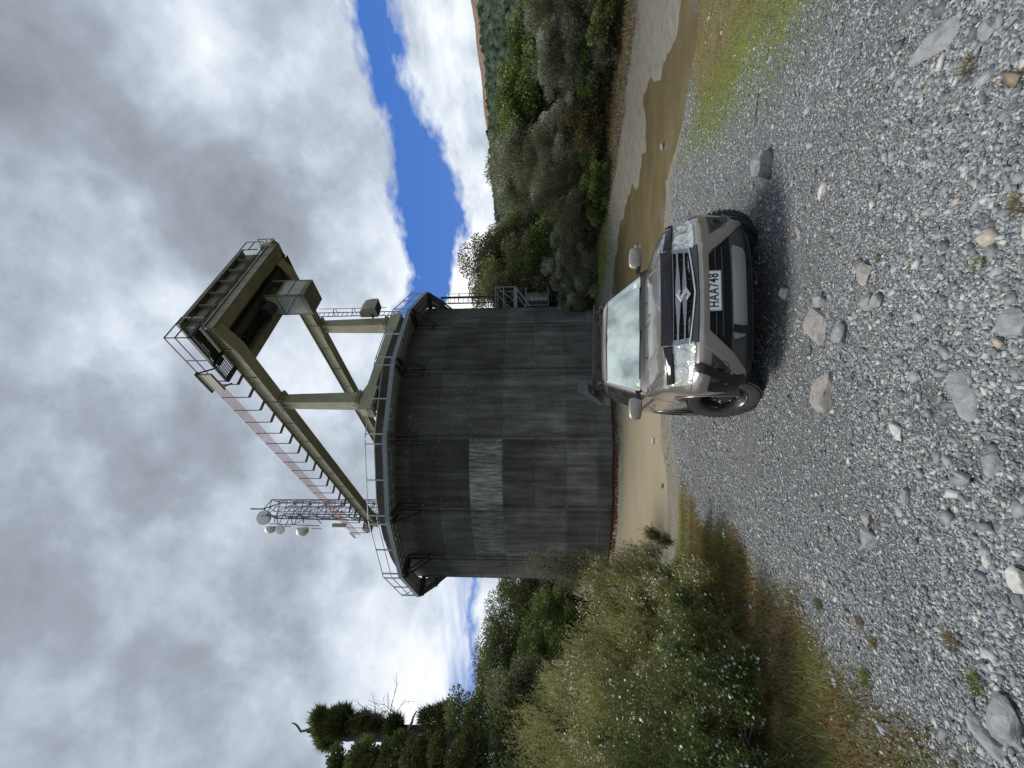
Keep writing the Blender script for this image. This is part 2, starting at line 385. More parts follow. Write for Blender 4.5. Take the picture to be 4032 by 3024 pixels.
ground = npmesh('ground', np.stack([X, Y, Zg], -1).reshape(-1, 3), grid_faces(len(gx), len(gy)), ground_mat(), smooth=True,
                attrs={'veg': ('POINT', vg), 'green': ('POINT', gr), 'lime': ('POINT', li), 'mud': ('POINT', mu), 'moss': ('POINT', mo), 'far': ('POINT', np.clip(np.maximum(np.maximum((np.abs(X) - 9) / 5 * (Y < 12), (Y - 36) / 4), (-Y - 3) / 3), 0, 1))})
tag(ground, kind='structure')

# ------------------------------------------------------------------ water: turbid silt pond to the left, clearer brown pond to the right
def water_mat(name, c1, c2, rough, bs, scale, spec=.5):
    m, nt, b = newmat(name); co = objco(nt)
    n = noise(nt, mapping(nt, co, (.5, 1.2, 1)), .8, 6, .65)
    lk(nt, ramp(nt, n.outputs[0], [(.35, c1), (.65, c2)]), b.inputs['Base Color'])
    b.inputs['Roughness'].default_value = rough; b.inputs['IOR'].default_value = 1.33; b.inputs['Specular IOR Level'].default_value = spec
    w = noise(nt, mapping(nt, co, (1, .45, 1)), scale, 4, .6)
    lk(nt, bump(nt, w.outputs[0], bs, .02), b.inputs['Normal']); return m
def sheet(name, x0, x1, y0, y1, z, mat):
    o = MB().add([(x0, y0, z), (x1, y0, z), (x1, y1, z), (x0, y1, z)], [(0, 1, 2, 3)]).build(name, mat); return o
tag(sheet('silty_water', -16, 1.8, 9, 22, WATER, water_mat('silty_water', (.27, .235, .16), (.30, .262, .185), .16, .05, 5, .4)), kind='structure')
tag(sheet('brown_water', 1.804, 40, 4, 33, WATER, water_mat('brown_water', (.095, .078, .040), (.135, .112, .062), .045, .05, 3.5)), kind='structure')

# ------------------------------------------------------------------ gravel: thousands of real stones, finer ones nearer the eye
ico = bmesh.new(); bmesh.ops.create_icosphere(ico, subdivisions=1, radius=1); ICV = np.array([v.co[:] for v in ico.verts]); ICF = np.array([[v.index for v in f.verts] for f in ico.faces]); ico.free()
ico = bmesh.new(); bmesh.ops.create_icosphere(ico, subdivisions=2, radius=1); IC2V = np.array([v.co[:] for v in ico.verts]); IC2F = np.array([[v.index for v in f.verts] for f in ico.faces]); ico.free()
def stones(name, xs, ys, rad, tint, mat, seed=0, sink=.35, flat=.55, V0=ICV, F0=ICF, kind=True, jit=0):
    rg = np.random.default_rng(seed); n = len(xs); nv = len(V0)
    S = np.stack([rad * rg.uniform(.75, 1.6, n), rad * rg.uniform(.5, 1.05, n), rad * rg.uniform(flat * .5, flat * 1.3, n)], 1)
    V = (V0[None] * (1 + rg.uniform(-.24, .20, (n, nv, 1))) + rg.uniform(-jit, jit, (n, nv, 3))) * S[:, None]
    a = rg.uniform(0, 2 * PI, n); t1 = rg.normal(0, .28, n)
    c, s = np.cos(t1)[:, None], np.sin(t1)[:, None]
    y, z = V[..., 1] * c - V[..., 2] * s, V[..., 1] * s + V[..., 2] * c; V[..., 1], V[..., 2] = y, z
    c, s = np.cos(a)[:, None], np.sin(a)[:, None]
    x, y = V[..., 0] * c - V[..., 1] * s, V[..., 0] * s + V[..., 1] * c; V[..., 0], V[..., 1] = x, y
    zc = ground_z(xs, ys) + S[:, 2] * (1 - 2 * sink)
    V[..., 0] += xs[:, None]; V[..., 1] += ys[:, None]; V[..., 2] += zc[:, None]
    Fc = (F0[None] + nv * np.arange(n)[:, None, None]).reshape(-1, 3)
    return npmesh(name, V.reshape(-1, 3), Fc, mat, attrs={'tint': ('FACE', np.repeat(tint, len(F0)))})
def stone_mat(name='gravel_stone'):
    m, nt, b = newmat(name); co = objco(nt); t = N(nt, 'ShaderNodeAttribute', attribute_name='tint').outputs['Fac']
    c = ramp(nt, t, [(0, (.085, .089, .093)), (.25, (.15, .162, .173)), (.5, (.225, .247, .262)), (.72, (.30, .33, .345)), (.86, (.41, .42, .415)), (.94, (.48, .475, .45)), (.97, (.33, .27, .19)), (1, (.17, .11, .08))])
    n = noise(nt, co, 55, 4, .7); c2 = mixc(nt, ramp(nt, n.outputs[0], [(.35, .35), (.6, 0)]), c, (.07, .07, .065))
    lk(nt, c2, b.inputs['Base Color']); b.inputs['Roughness'].default_value = .72; b.inputs['Specular IOR Level'].default_value = .35
    lk(nt, bump(nt, n.outputs[0], .25, .003), b.inputs['Normal']); return m
STONE = stone_mat()
def scatter_gravel():
    n = 330000; rg = np.random.default_rng(3)
    # spread evenly over what the eye can see, with a wide margin, then dropped on the slope
    sx = rg.uniform(1405, 2420, n); sy = rg.uniform(-330, 1990, n)
    s = 4032 / 2212; a = (3024 - sy * s - 1512) / F; b = (sx * s - 2016) / F
    D = np.outer(a, rt) - np.outer(b, up) + np.array(fw)[None]
    t = np.full(n, 5.0)
    for _ in range(12):
        z = ground_z(D[:, 0] * t, D[:, 1] * t); t = np.clip(.5 * t + .5 * (z - H) / np.minimum(D[:, 2], -.02), .3, 60)
    xs, ys = D[:, 0] * t, D[:, 1] * t; z = ground_z(xs, ys)
    px = t / (F * 1024 / 4032)                       # metres one rendered pixel spans there
    rad = np.maximum(rg.lognormal(math.log(.0040), .50, n), px * rg.uniform(.45, 1.0, n)) 
    big = rg.random(n) < .010; rad = np.where(big, rad * rg.uniform(1.6, 3.2, n), rad); rad = np.minimum(rad, .026)
    vg_, gr_, li_, mu_, mo_ = masks(xs, ys, z)
    patch = fbm(xs, ys, .8, 4, 31)
    keep = (z > WATER + .01) & (ys > .5) & (ys < 15) & ~((xs > 4.2) & (ys > np.interp(xs, SHX, SHY) + .5)) & (np.abs(H + D[:, 2] * t - z) < .1)
    keep &= rg.random(n) > vg_ * .93; keep &= rg.random(n) > li_ * .6; keep &= rg.random(n) > np.clip(gr_, 0, 1)
    keep &= rg.random(n) > np.clip(.30 - patch * 1.6, 0, .8) * .75; keep &= rg.random(n) > mu_ * .7
    for px_, py_, r_ in ((2140, 930, .22), (1990, 1010, .10), (1745, 560, .35), (1560, 980, .5), (1900, 850, .16), (1620, 650, .6)):
        c_ = atZ(px_, py_, .2 if px_ < 1800 else .7); dd = np.hypot(xs - c_.x, ys - c_.y) / r_ + 1.4 * fbm(xs, ys, 3 / r_ * .3, 3, 7); keep &= (rg.random(n) > np.clip(1.25 - dd, 0, .85))
    tint = np.clip(rg.beta(1.35, 1.7, n) + .12 * patch, 0, 1); tint = np.where(rg.random(n) < .05, rg.uniform(.82, .99, n), tint)
    m2 = 130000; x2 = rg.uniform(-3, 8, m2); y2 = rg.uniform(-2.5, 7, m2); z2 = ground_z(x2, y2)      # the track carries on beside and behind the viewer
    dz = z2 - H; dep = y2 * fw.y + dz * fw.z; ok = dep > .1; dp = np.where(ok, dep, 1); sx_ = 4032 / 2212
    uu = (x2 * rt.x + y2 * rt.y + dz * rt.z) / dp * F; vv = -(x2 * up.x + y2 * up.y + dz * up.z) / dp * F
    inside = ok & ((vv + 2016) / sx_ < 2420) & ((1512 - uu) / sx_ > -330) & ((1512 - uu) / sx_ < 1990)
    v2 = masks(x2, y2, z2); k2 = ~inside & (rg.random(m2) > v2[0] * .93) & (rg.random(m2) > v2[2] * .6) & (z2 > WATER + .01)
    xs = np.concatenate([xs[keep], x2[k2]]); ys = np.concatenate([ys[keep], y2[k2]]); rad = np.concatenate([rad[keep], np.minimum(rg.lognormal(math.log(.0075), .45, m2)[k2], .03)]); tint = np.concatenate([tint[keep], np.clip(rg.beta(1.35, 1.7, m2), 0, 1)[k2]]); keep = np.ones(len(xs), bool)
    CUV = np.array([(x, y, z) for z in (-.8, .8) for y in (-.8, .8) for x in (-.8, .8)]); CUF = np.array([(0, 2, 3), (0, 3, 1), (4, 5, 7), (4, 7, 6), (0, 1, 5), (0, 5, 4), (2, 6, 7), (2, 7, 3), (0, 4, 6), (0, 6, 2), (1, 3, 7), (1, 7, 5)])
    o = stones('gravel', xs[keep], ys[keep], rad[keep], tint[keep], STONE, 5, sink=.30, flat=.6, V0=CUV, F0=CUF, jit=.42)
    tag(o, 'loose grey crushed gravel of mixed stone sizes covering the sloping track', 'gravel', kind='stuff')
scatter_gravel()
def ms_cobbles():
    n = 420; rg = np.random.default_rng(8); xs = rg.uniform(-4, 6, n); ys = 1.0 + 9 * rg.random(n) ** 1.5
    z = ground_z(xs, ys); v = masks(xs, ys, z)[0]
    rad = np.clip(rg.lognormal(math.log(.021), .5, n), .012, .06); keep = (z > WATER + .02) & (rg.random(n) > v * .7)
    cxy = np.hypot((xs - .7) / 1.1, (ys - 6.2) / 2.5) > 1; keep &= cxy
    tint = np.clip(rg.beta(2.6, 2.4, n), 0, 1); tint = np.where(rg.random(n) < .1, rg.uniform(.82, .93, n), tint)
    o = stones('cobbles', xs[keep], ys[keep], rad[keep], tint[keep], STONE, 9, sink=.60, flat=.7, V0=ICV, F0=ICF, jit=.2)
    tag(o, 'scattered fist sized cobbles half bedded in the gravel track', 'cobbles', kind='stuff')
ms_cobbles()
# ------------------------------------------------------------------ intake tower
ROWZ = [-1.75, -.46, 1.04, 2.60, 4.18, 5.82, 7.38, 8.85, 10.55]
BAND0 = -.5                       # degrees: first vertical band, then every 22.5
def concrete_mat():
    m, nt, b = newmat('weathered_concrete'); co = objco(nt)
    sep = N(nt, 'ShaderNodeSeparateXYZ'); lk(nt, co, sep.inputs[0]); x, y, z = sep.outputs
    ang = math_(nt, 'MULTIPLY', math_(nt, 'ARCTAN2', x, math_(nt, 'MULTIPLY', y, -1)), 180 / PI)   # 0 toward the camera side
    row = 0
    for rz in ROWZ[1:-1]:
        wob = noise(nt, co, .7, 2); e = math_(nt, 'GREATER_THAN', math_(nt, 'ADD', z, math_(nt, 'MULTIPLY', wob.outputs[0], .05)), rz + .02)
        row = e if row == 0 else math_(nt, 'ADD', row, e)
    seg = math_(nt, 'FLOOR', math_(nt, 'DIVIDE', math_(nt, 'SUBTRACT', ang, BAND0 - TB), 22.5))
    cell = N(nt, 'ShaderNodeCombineXYZ'); lk(nt, row, cell.inputs[0]); lk(nt, seg, cell.inputs[1]); cell.inputs[2].default_value = 3.7
    wn = N(nt, 'ShaderNodeTexWhiteNoise'); lk(nt, cell.outputs[0], wn.inputs['Vector'])
    tone = ramp(nt, wn.outputs['Value'], [(0, .66), (.5, .9), (1, 1.2)])
    # lighter lower lifts, older dark upper ones
    grad = ramp(nt, math_(nt, 'DIVIDE', math_(nt, 'ADD', z, 1.5), 12), [(0, 1.25), (.18, 1.05), (.33, .85), (.55, .66), (.85, .45), (1, .5)])
    cyl = N(nt, 'ShaderNodeCombineXYZ'); lk(nt, math_(nt, 'MULTIPLY', ang, .16), cyl.inputs[0]); lk(nt, z, cyl.inputs[2])
    st = noise(nt, mapping(nt, cyl.outputs[0], (3.0, 1, .28)), 1.0, 7, .68)
    st2 = noise(nt, mapping(nt, cyl.outputs[0], (9, 1, .5)), 1.0, 5, .6)
    blot = noise(nt, co, .55, 6, .62); fine = noise(nt, co, 9, 5, .7)
    v = math_(nt, 'MULTIPLY', tone, grad)
    v = math_(nt, 'MULTIPLY', v, ramp(nt, st.outputs[0], [(.26, .45), (.47, .88), (.62, 1.35), (.75, 1.8)]))
    v = math_(nt, 'MULTIPLY', v, ramp(nt, st2.outputs[0], [(.3, .8), (.7, 1.15)]))
    v = math_(nt, 'MULTIPLY', v, ramp(nt, blot.outputs[0], [(.3, .62), (.5, 1), (.7, 1.5)]))
    v = math_(nt, 'MULTIPLY', v, ramp(nt, fine.outputs[0], [(.3, .8), (.7, 1.2)]))
    # the pale recast panels, one lift high
    inrow = math_(nt, 'COMPARE', row, 4.0, .3)
    w3 = math_(nt, 'ADD', ang, math_(nt, 'MULTIPLY', math_(nt, 'SUBTRACT', noise(nt, mapping(nt, co, (1, 1, 3)), 2, 3).outputs[0], .5), 1.2))
    pa = math_(nt, 'MULTIPLY', inrow, math_(nt, 'MULTIPLY', math_(nt, 'LESS_THAN', w3, BAND0 - TB - .3), math_(nt, 'GREATER_THAN', w3, BAND0 - TB - 64)))
    stp = ramp(nt, noise(nt, mapping(nt, cyl.outputs[0], (9, 1, 1.0)), 1.0, 7, .75).outputs[0], [(.34, .3), (.46, 1.1), (.54, 2.0), (.7, 2.7)])
    stp = math_(nt, 'MULTIPLY', stp, ramp(nt, blot.outputs[0], [(.32, .55), (.6, 1.1)]))
    fade = ramp(nt, math_(nt, 'DIVIDE', math_(nt, 'ADD', w3, 90), 90), [(.30, .35), (.50, .45), (.53, .62), (.74, .68), (.77, 1), (1, 1)])
    v = mixc(nt, math_(nt, 'MULTIPLY', pa, ramp(nt, fade, [(.3, .5), (.6, 1)])), v, math_(nt, 'MULTIPLY', math_(nt, 'MULTIPLY', stp, fade), 1.15))
    # pale lime runs along the form joints
    jn = None
    for rz in ROWZ[1:-1]:
        d = math_(nt, 'ABSOLUTE', math_(nt, 'SUBTRACT', z, rz)); k = math_(nt, 'LESS_THAN', d, .10)
        jn = k if jn is None else math_(nt, 'MAXIMUM', jn, k)
    lim = math_(nt, 'MULTIPLY', jn, ramp(nt, noise(nt, mapping(nt, cyl.outputs[0], (2.2, 1, 2)), 1.6, 6, .75).outputs[0], [(.56, 0), (.66, .8)]))
    # dark weeping below and pale runs beside each vertical band
    bd = math_(nt, 'ABSOLUTE', math_(nt, 'SUBTRACT', math_(nt, 'MODULO', math_(nt, 'ADD', math_(nt, 'SUBTRACT', ang, BAND0 - TB), 371.25), 22.5), 11.25))
    wb = math_(nt, 'ADD', bd, math_(nt, 'MULTIPLY', math_(nt, 'SUBTRACT', st.outputs[0], .5), 3))
    v = math_(nt, 'MULTIPLY', v, ramp(nt, math_(nt, 'DIVIDE', wb, 10), [(0, 1.35), (.04, .8), (.08, .70), (.22, 1)]))
    col = mixc(nt, 1.0, (.108, .112, .106), v, 'MULTIPLY')
    col = mixc(nt, lim, col, (.20, .20, .185))
    # tide mark: bare gritty skirt, then algae and rust at the very foot
    col = mixc(nt, math_(nt, 'LESS_THAN', math_(nt, 'ADD', z, math_(nt, 'MULTIPLY', blot.outputs[0], .25)), -1.02), col, (.045, .028, .014))
    lk(nt, col, b.inputs['Base Color']); b.inputs['Roughness'].default_value = .85; b.inputs['Specular IOR Level'].default_value = .25
    h = math_(nt, 'ADD', math_(nt, 'MULTIPLY', fine.outputs[0], .5), math_(nt, 'MULTIPLY', st.outputs[0], .6))
    lk(nt, bump(nt, h, .35, .04), b.inputs['Normal'])
    return m
TB = math.degrees(math.atan2(TC[0], TC[1]))     # bearing of the tower from the camera; angles below are from the camera side
TB = 0.0
TOW = empty('intake_tower', (TC[0], TC[1], 0), (0, 0, math.atan2(TC[0], TC[1]) * -1))   # local -Y faces the camera
tag(TOW, 'huge round weathered dark concrete intake tower standing behind the parked car', 'tower')
CONC = concrete_mat()
GALV = plain('galvanised_steel', (.36, .39, .41), .45, .65, var=.18, vscale=9, bumps=.1)
GALVD = plain('weathered_galvanised', (.20, .225, .24), .55, .5, var=.2, vscale=5, bumps=.1)
STEELD = plain('dark_painted_steel', (.035, .037, .038), .55, .3, var=.25, vscale=5)
def pol(a, r, z):    # a degrees from the camera side, + to the right
    return Vector((r * math.sin(R(a)), -r * math.cos(R(a)), z))
NS = 144
prof = []
for i, rz in enumerate(ROWZ):
    if i in (0, len(ROWZ) - 1): prof.append((TR, rz))
    else: prof += [(TR + .012, rz - .03), (TR - .012, rz - .012), (TR - .012, rz + .012), (TR, rz + .03)]
mb = MB(); mb.lathe([(p[0], p[1]) for p in prof] , n=NS, c=(0, 0, 0)); o = mb.build('wall', CONC, TOW); autosmooth(o, 20)
# top slab
MB().lathe([(0.001, 9.3), (TR - .25, 9.3), (TR - .25, 9.62), (0.001, 9.62)], n=72).build('deck_slab', CONC, TOW)
PAR = plain('mossy_concrete', (.04, .034, .028), .9, var=.5, vscale=3, bumps=.4, bscale=25)
def arc(r0, r1, z0, z1, a0, a1, n):
    mb = MB(); base = 0
    for i in range(n + 1):
        a = a0 + (a1 - a0) * i / n
        zz = z1 if not callable(z1) else z1(a)
        mb.v += [tuple(pol(a, r0, z0)), tuple(pol(a, r1, z0)), tuple(pol(a, r1, zz)), tuple(pol(a, r0, zz))]
    for i in range(n):
        b = i * 4
        for k in range(4): mb.f.append((b + k, b + (k + 1) % 4, b + 4 + (k + 1) % 4, b + 4 + k))
    mb.f += [(0, 1, 2, 3), (n * 4 + 3, n * 4 + 2, n * 4 + 1, n * 4)]
    return mb
o = arc(TR - .35, TR + .02, 9.70, lambda a: 10.57 if a > -38 else 10.57 - (-38 - a) * .11, -46, 250, 120).build('parapet', PAR, TOW); autosmooth(o, 30)
# vertical weep-hole battens every 30 degrees
for k in range(16):
    a = BAND0 + 22.5 * k
    if 100 < (a % 360) < 260: continue
    mb = MB()
    for da in (-1.15, 1.05):
        v = [pol(a + da - .22, TR - .03, -1.7), pol(a + da + .22, TR - .03, -1.7), pol(a + da + .22, TR + .018, -1.7), pol(a + da - .22, TR + .018, -1.7)]
        mb.hexa(v + [q + Vector((0, 0, 11.2)) for q in v])
    mb.build('joint_strip', CONC, TOW)
# polygonal walkway: sixteen bays
DZ = 9.55; RI = TR + .13; RO = TR + 1.12
def grate_mat():
    m, nt, b = newmat('steel_grating'); co = objco(nt)
    br = N(nt, 'ShaderNodeTexBrick', i_Scale=3.0); br.offset = 0; br.inputs['Mortar Size'].default_value = .02
    br.inputs['Color1'].default_value = (.62, .68, .74, 1); br.inputs['Color2'].default_value = (.70, .76, .82, 1); br.inputs['Mortar'].default_value = (.16, .18, .20, 1)
    lk(nt, co, br.inputs['Vector']); n = noise(nt, co, 2, 5, .6)
    lk(nt, mixc(nt, ramp(nt, n.outputs[0], [(.35, .5), (.6, 0)]), br.outputs[0], (.11, .12, .12)), b.inputs['Base Color'])
    b.inputs['Roughness'].default_value = .5; b.inputs['Metallic'].default_value = .35; return m
GRATE = grate_mat()
def edgepts(k, r):  # outer polygon corner k
    return pol(BAND0 + 22.5 * k, r, 0)
for k in range(16):
    a0, a1 = BAND0 + 22.5 * k, BAND0 + 22.5 * (k + 1); mid = (a0 + 11.25) % 360
    if 115 < mid < 245: continue
    c0, c1 = edgepts(k, RO), edgepts(k + 1, RO); i0, i1 = pol(a0, RI, 0), pol(a1, RI, 0)
    def P(t, s, z):   # t along the bay, s from wall(0) to edge(1)
        w = i0.lerp(i1, t); w = w.normalized() * RI
        return w.lerp(c0.lerp(c1, t), s) + Vector((0, 0, z))
    dk = MB(); n = 8
    for i in range(n):
        g = .004; t0, t1 = i / n + g, (i + 1) / n - g
        dk.hexa([P(t0, .0, DZ + .03), P(t1, .0, DZ + .03), P(t1, .97, DZ + .03), P(t0, .97, DZ + .03), P(t0, 0, DZ + .07), P(t1, 0, DZ + .07), P(t1, .97, DZ + .07), P(t0, .97, DZ + .07)])
    dk.build('walkway_grating', GRATE, TOW)
    fr = MB(); d = (c1 - c0).normalized(); nrm = Vector((c0.x + c1.x, c0.y + c1.y, 0)).normalized()
    fr.bar(c0 + Vector((0, 0, DZ + .11)), c1 + Vector((0, 0, DZ + .11)), .07, .22)
    for s in (.33, .66):
        fr.bar(P(.0, s, DZ - .005), P(1, s, DZ - .005), .04, .06)
    fr.build('edge_beam', GALVD, TOW)
    # handrail of the bay: top rail, knee rail, toe board and four posts
    hr = MB(); e0, e1 = c0.lerp(c1, .012), c0.lerp(c1, .988)
    for z, w in ((1.06, .05), (.62, .045)):
        hr.tube([e0 + Vector((0, 0, DZ + z)), e1 + Vector((0, 0, DZ + z))], w / 2, 8)
    L = (c1 - c0).length
    for t in (.06, .5, .94):
        q = c0.lerp(c1, t); hr.bar(q + Vector((0, 0, DZ + .02)), q + Vector((0, 0, DZ + 1.06)), .06, .045, d)
    hr.build('handrail', GALV, TOW)
    for t in (.055, .945):            # triangular wall brackets, a pair at every corner
        q = c0.lerp(c1, t); wl = P(t, 0, 0); wl = Vector((wl.x, wl.y, 0)).normalized() * (TR + .0)
        br = MB(); br.bar(q + Vector((0, 0, DZ - .09)), wl + Vector((0, 0, DZ - .09)), .07, .14)
        br.bar(q * .985 + Vector((0, 0, DZ - .12)), wl + Vector((0, 0, DZ - 1.28)), .075, .075)
        br.bar(wl * 1.004 + Vector((0, 0, DZ - .1)), wl * 1.004 + Vector((0, 0, DZ - 1.42)), .10, .05, nrm)
        br.build('bracket', STEELD, TOW)
# small service balcony, ladder and cable duct on the right hand flank
def tl(wx, wy, wz):   # world -> tower-local
    return TOW.matrix_basis.inverted() @ Vector((wx, wy, wz))
bpy.context.view_layer.update()
bx0, bx1, by0, by1 = 5.25, 6.75, 28.2, 29.6
mb = MB()
def W(*p): return tl(*p)
for (x, y) in ((bx0, by0), (bx1, by0), (bx1, by1), (bx0, by1)): mb.bar(W(x, y, 3.9), W(x, y, 5.3), .06)
for z in (5.3, 4.75):
    mb.bar(W(bx0, by0, z), W(bx1, by0, z), .06); mb.bar(W(bx1, by0, z), W(bx1, by1, z), .06); mb.bar(W(bx1, by1, z), W(bx0, by1, z), .06)
mb.hexa([W(bx0, by0, 3.8), W(bx1, by0, 3.8), W(bx1, by1, 3.8), W(bx0, by1, 3.8), W(bx0, by0, 4.05), W(bx1, by0, 4.05), W(bx1, by1, 4.05), W(bx0, by1, 4.05)])
mb.bar(W(bx0 + .1, by0, 2.9), W(bx1 - .1, by0, 3.85), .08); mb.bar(W(bx0 + .1, by1, 2.9), W(bx1 - .1, by1, 3.85), .08)
mb.bar(W(bx0 + .5, by0, 4.0), W(bx1, by0, 5.2), .04); mb.bar(W(bx0, by0, 4.3), W(bx1 - .4, by0, 5.3), .04)
mb.build('service_balcony', GALVD, TOW)
mb = MB(); lx = 5.95
for dx in (-.22, .22): mb.bar(W(lx + dx, 28.3, 1.0), W(lx + dx, 28.3, 9.2), .05)
for i in range(26): mb.bar(W(lx - .22, 28.3, 1.1 + i * .31), W(lx + .22, 28.3, 1.1 + i * .31), .025)
mb.bar(W(6.2, 28.7, 2.9), W(6.2, 28.7, 9.3), .1)
for i in range(4):
    z = 6.4 + i * .72; mb.tube([W(lx - .22, 28.3, z), W(lx - .35, 27.9, z), W(lx, 27.65, z), W(lx + .35, 27.9, z), W(lx + .22, 28.3, z)], .02, 6)
for dx, dy in ((-.34, 27.9), (0, 27.66), (.34, 27.9)): mb.bar(W(lx + dx, dy, 6.4), W(lx + dx, dy, 8.6), .03)
mb.build('caged_ladder', STEELD, TOW)
mb = MB(); prf = [(.001, 1.72), (.52, 1.72), (.52, 3.15), (.48, 3.18), (.001, 3.18)]
c = W(5.95, 28.9, 0); mb.lathe(prf, n=28, c=(c.x, c.y, 0)); o = mb.build('float_drum', plain('drum_steel', (.20, .22, .22), .4, .6, var=.3, vscale=3), TOW); autosmooth(o)
mb = MB()
for z in (1.66, 3.2): mb.bar(W(5.1, 28.3, z), W(6.7, 28.3, z), .06)
mb.bar(W(5.45, 28.25, 1.7), W(5.45, 28.25, 3.2), .05); mb.bar(W(5.3, 28.3, 3.2), W(6.3, 28.3, 3.9), .06)
mb.build('drum_frame', GALVD, TOW)

# ------------------------------------------------------------------ gantry crane on the tower top
def cream():
    m, nt, b = newmat('cream_crane_paint'); co = objco(nt); n = noise(nt, co, 1.1, 6, .65); n2 = noise(nt, mapping(nt, co, (5, 5, .6)), 1.6, 6, .7); n3 = noise(nt, co, 16, 5, .7)
    c = ramp(nt, n.outputs[0], [(.3, (.25, .24, .16)), (.5, (.32, .305, .205)), (.7, (.36, .345, .24))])
    c = mixc(nt, ramp(nt, n2.outputs[0], [(.55, 0), (.68, .45)]), c, (.15, .13, .085))
    c = mixc(nt, ramp(nt, n3.outputs[0], [(.66, 0), (.72, .8)]), c, (.13, .06, .03))
    lk(nt, c, b.inputs['Base Color']); b.inputs['Roughness'].default_value = .5; lk(nt, bump(nt, n.outputs[0], .12, .02), b.inputs['Normal']); return m
CREAM = cream()
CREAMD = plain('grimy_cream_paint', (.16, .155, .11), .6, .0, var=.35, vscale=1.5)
GREENG = plain('grey_green_sheet', (.17, .18, .15), .55, .1, var=.2, vscale=2)
PINK = plain('red_conductor_bar', (.34, .10, .085), .6, var=.12)
A0 = Vector((-.96, 20.25, 0))
CR = empty('gantry_crane', A0, (0, 0, math.atan2(-.76, .65)))
tag(CR, 'cream painted gantry crane with long horizontal girders on top of the concrete tower', 'crane')
# local x = p (towards the camera along the girders), y = q (across), z up
GT, GB = 16.36, 15.70
def girder(q0, q1, pend, ptip):
    mb = MB(); yc = (q0 + q1) / 2; w = .19
    prof = [(pend, GB + .22), (pend + 1.2, GB), (1.6, GB), (3.95, GB - .0), (ptip, GB + .33), (ptip, GT), (pend, GT)]
    mb.prism(prof, lambda a, b, t: (a, t, b), yc - w, yc + w)
    mb.box(pend, ptip, q0, q1, GT, GT + .035)                                    # top flange
    fl = [(1.6, GB - .035), (3.95, GB - .035), (ptip, GB + .295), (ptip, GB + .33), (3.95, GB), (1.6, GB)]
    mb.prism(fl, lambda a, b, t: (a, t, b), q0, q1); mb.box(pend + 1.2, 1.6, q0, q1, GB - .035, GB)
    for p in np.arange(-15, 5, 1.9): mb.box(p - .012, p + .012, yc - w - .05, yc + w + .05, GB + .0 if p < 4 else GB + .3, GT)
    return mb
g1 = girder(-.12, .50, -16.6, 5.2).build('girder', CREAM, CR)
g2 = girder(5.72, 6.34, -16.6, 4.6).build('girder', CREAM, CR)
def leg(p, q):
    mb = MB(); a, b_ = .27, .33
    mb.hexa([(p - b_, q - b_, 11.55), (p + b_, q - b_, 11.55), (p + b_, q + b_, 11.55), (p - b_, q + b_, 11.55), (p - a, q - a, 15.55), (p + a, q - a, 15.55), (p + a, q + a, 15.55), (p - a, q + a, 15.55)])
    for z in (11.47, 11.58, 15.52, 15.61): mb.box(p - .42, p + .42, q - .42, q + .42, z, z + .05)
    for s in (-1, 1):
        for z0, z1 in ((11.63, 12.0), (15.5, 15.15)):
            mb.prism([(b_ * .9, z0), (.42, z0), (b_ * .9, z1)], lambda a, b, t, s=s: (p + s * a, q + t, b), -.015, .015)
            mb.prism([(b_ * .9, z0), (.42, z0), (b_ * .9, z1)], lambda a, b, t, s=s: (p + t, q + s * a, b), -.015, .015)
    for i in range(9):
        for s in (-1, 1): mb.box(p - .37 + i * .09, p - .34 + i * .09, q + s * .40 - .015, q + s * .40 + .015, 11.43, 11.67)
    return mb.build('leg', CREAM, CR)
for p in (0, -15.6):
    for q in (.19, 6.03): leg(p, q)
for p in (0, -15.6):
    mb = MB(); mb.prism([(-.55, 10.86), (6.8, 10.86), (6.8, 11.25), (6.4, 11.47), (5.5, 11.47), (5.0, 11.32), (1.1, 11.32), (.6, 11.47), (-.2, 11.47), (-.55, 11.3)], lambda a, b, t: (p + t, a, b), -.26, .26)
    for q in (.19, 6.03):
        mb.box(p - .34, p + .34, q - .75, q + .75, 10.72, 10.97)
    mb.build('sill_beam', CREAM, CR)
    for q in (-.25, .62, 5.6, 6.45):
        o = MB().lathe([(.001, p - .07), (.20, p - .07), (.23, p - .05), (.23, p + .05), (.20, p + .07), (.001, p + .07)], n=20, axis='x', c=(0, q, 10.72)).build('travel_wheel', STEELD, CR)
    for q in (-.5, .85):
        MB().box(p - .3, p + .3, q - .12, q + .12, 10.62, 10.95).build('bogie_guard', CREAMD, CR)
# hoist house at the camera end
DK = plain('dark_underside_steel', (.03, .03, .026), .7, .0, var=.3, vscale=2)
mb = MB(); mb.box(4.62, 5.25, .05, 6.5, 16.03, 16.50); mb.box(5.25, 5.31, .05, 6.5, 16.46, 16.52); mb.box(5.25, 5.31, .05, 6.5, 16.01, 16.07)
for q in np.arange(.6, 6.4, .55): mb.box(5.25, 5.262, q, q + .012, 16.07, 16.46)
mb.build('end_beam', plain('shade_toned_cream_paint', (.24, .23, .165), .55, var=.25, vscale=1.5), CR)  # darker copy of the cream: shade on the beam is put into its colour
mb = MB(); mb.prism([(2.9, .2), (4.45, .2), (4.45, 6.9), (3.8, 6.88), (2.9, 6.78)], lambda a, b, t: (a, b, t), 16.42, 16.50)
mb.prism([(4.45, 4.6), (5.2, 4.6), (5.2, 6.4), (4.45, 6.88)], lambda a, b, t: (a, b, t), 16.1, 16.14)
mb.prism([(2.95, 4.6), (4.44, 4.6), (4.44, 6.85), (2.95, 6.75)], lambda a, b, t: (a, b, t), 15.98, 16.02)
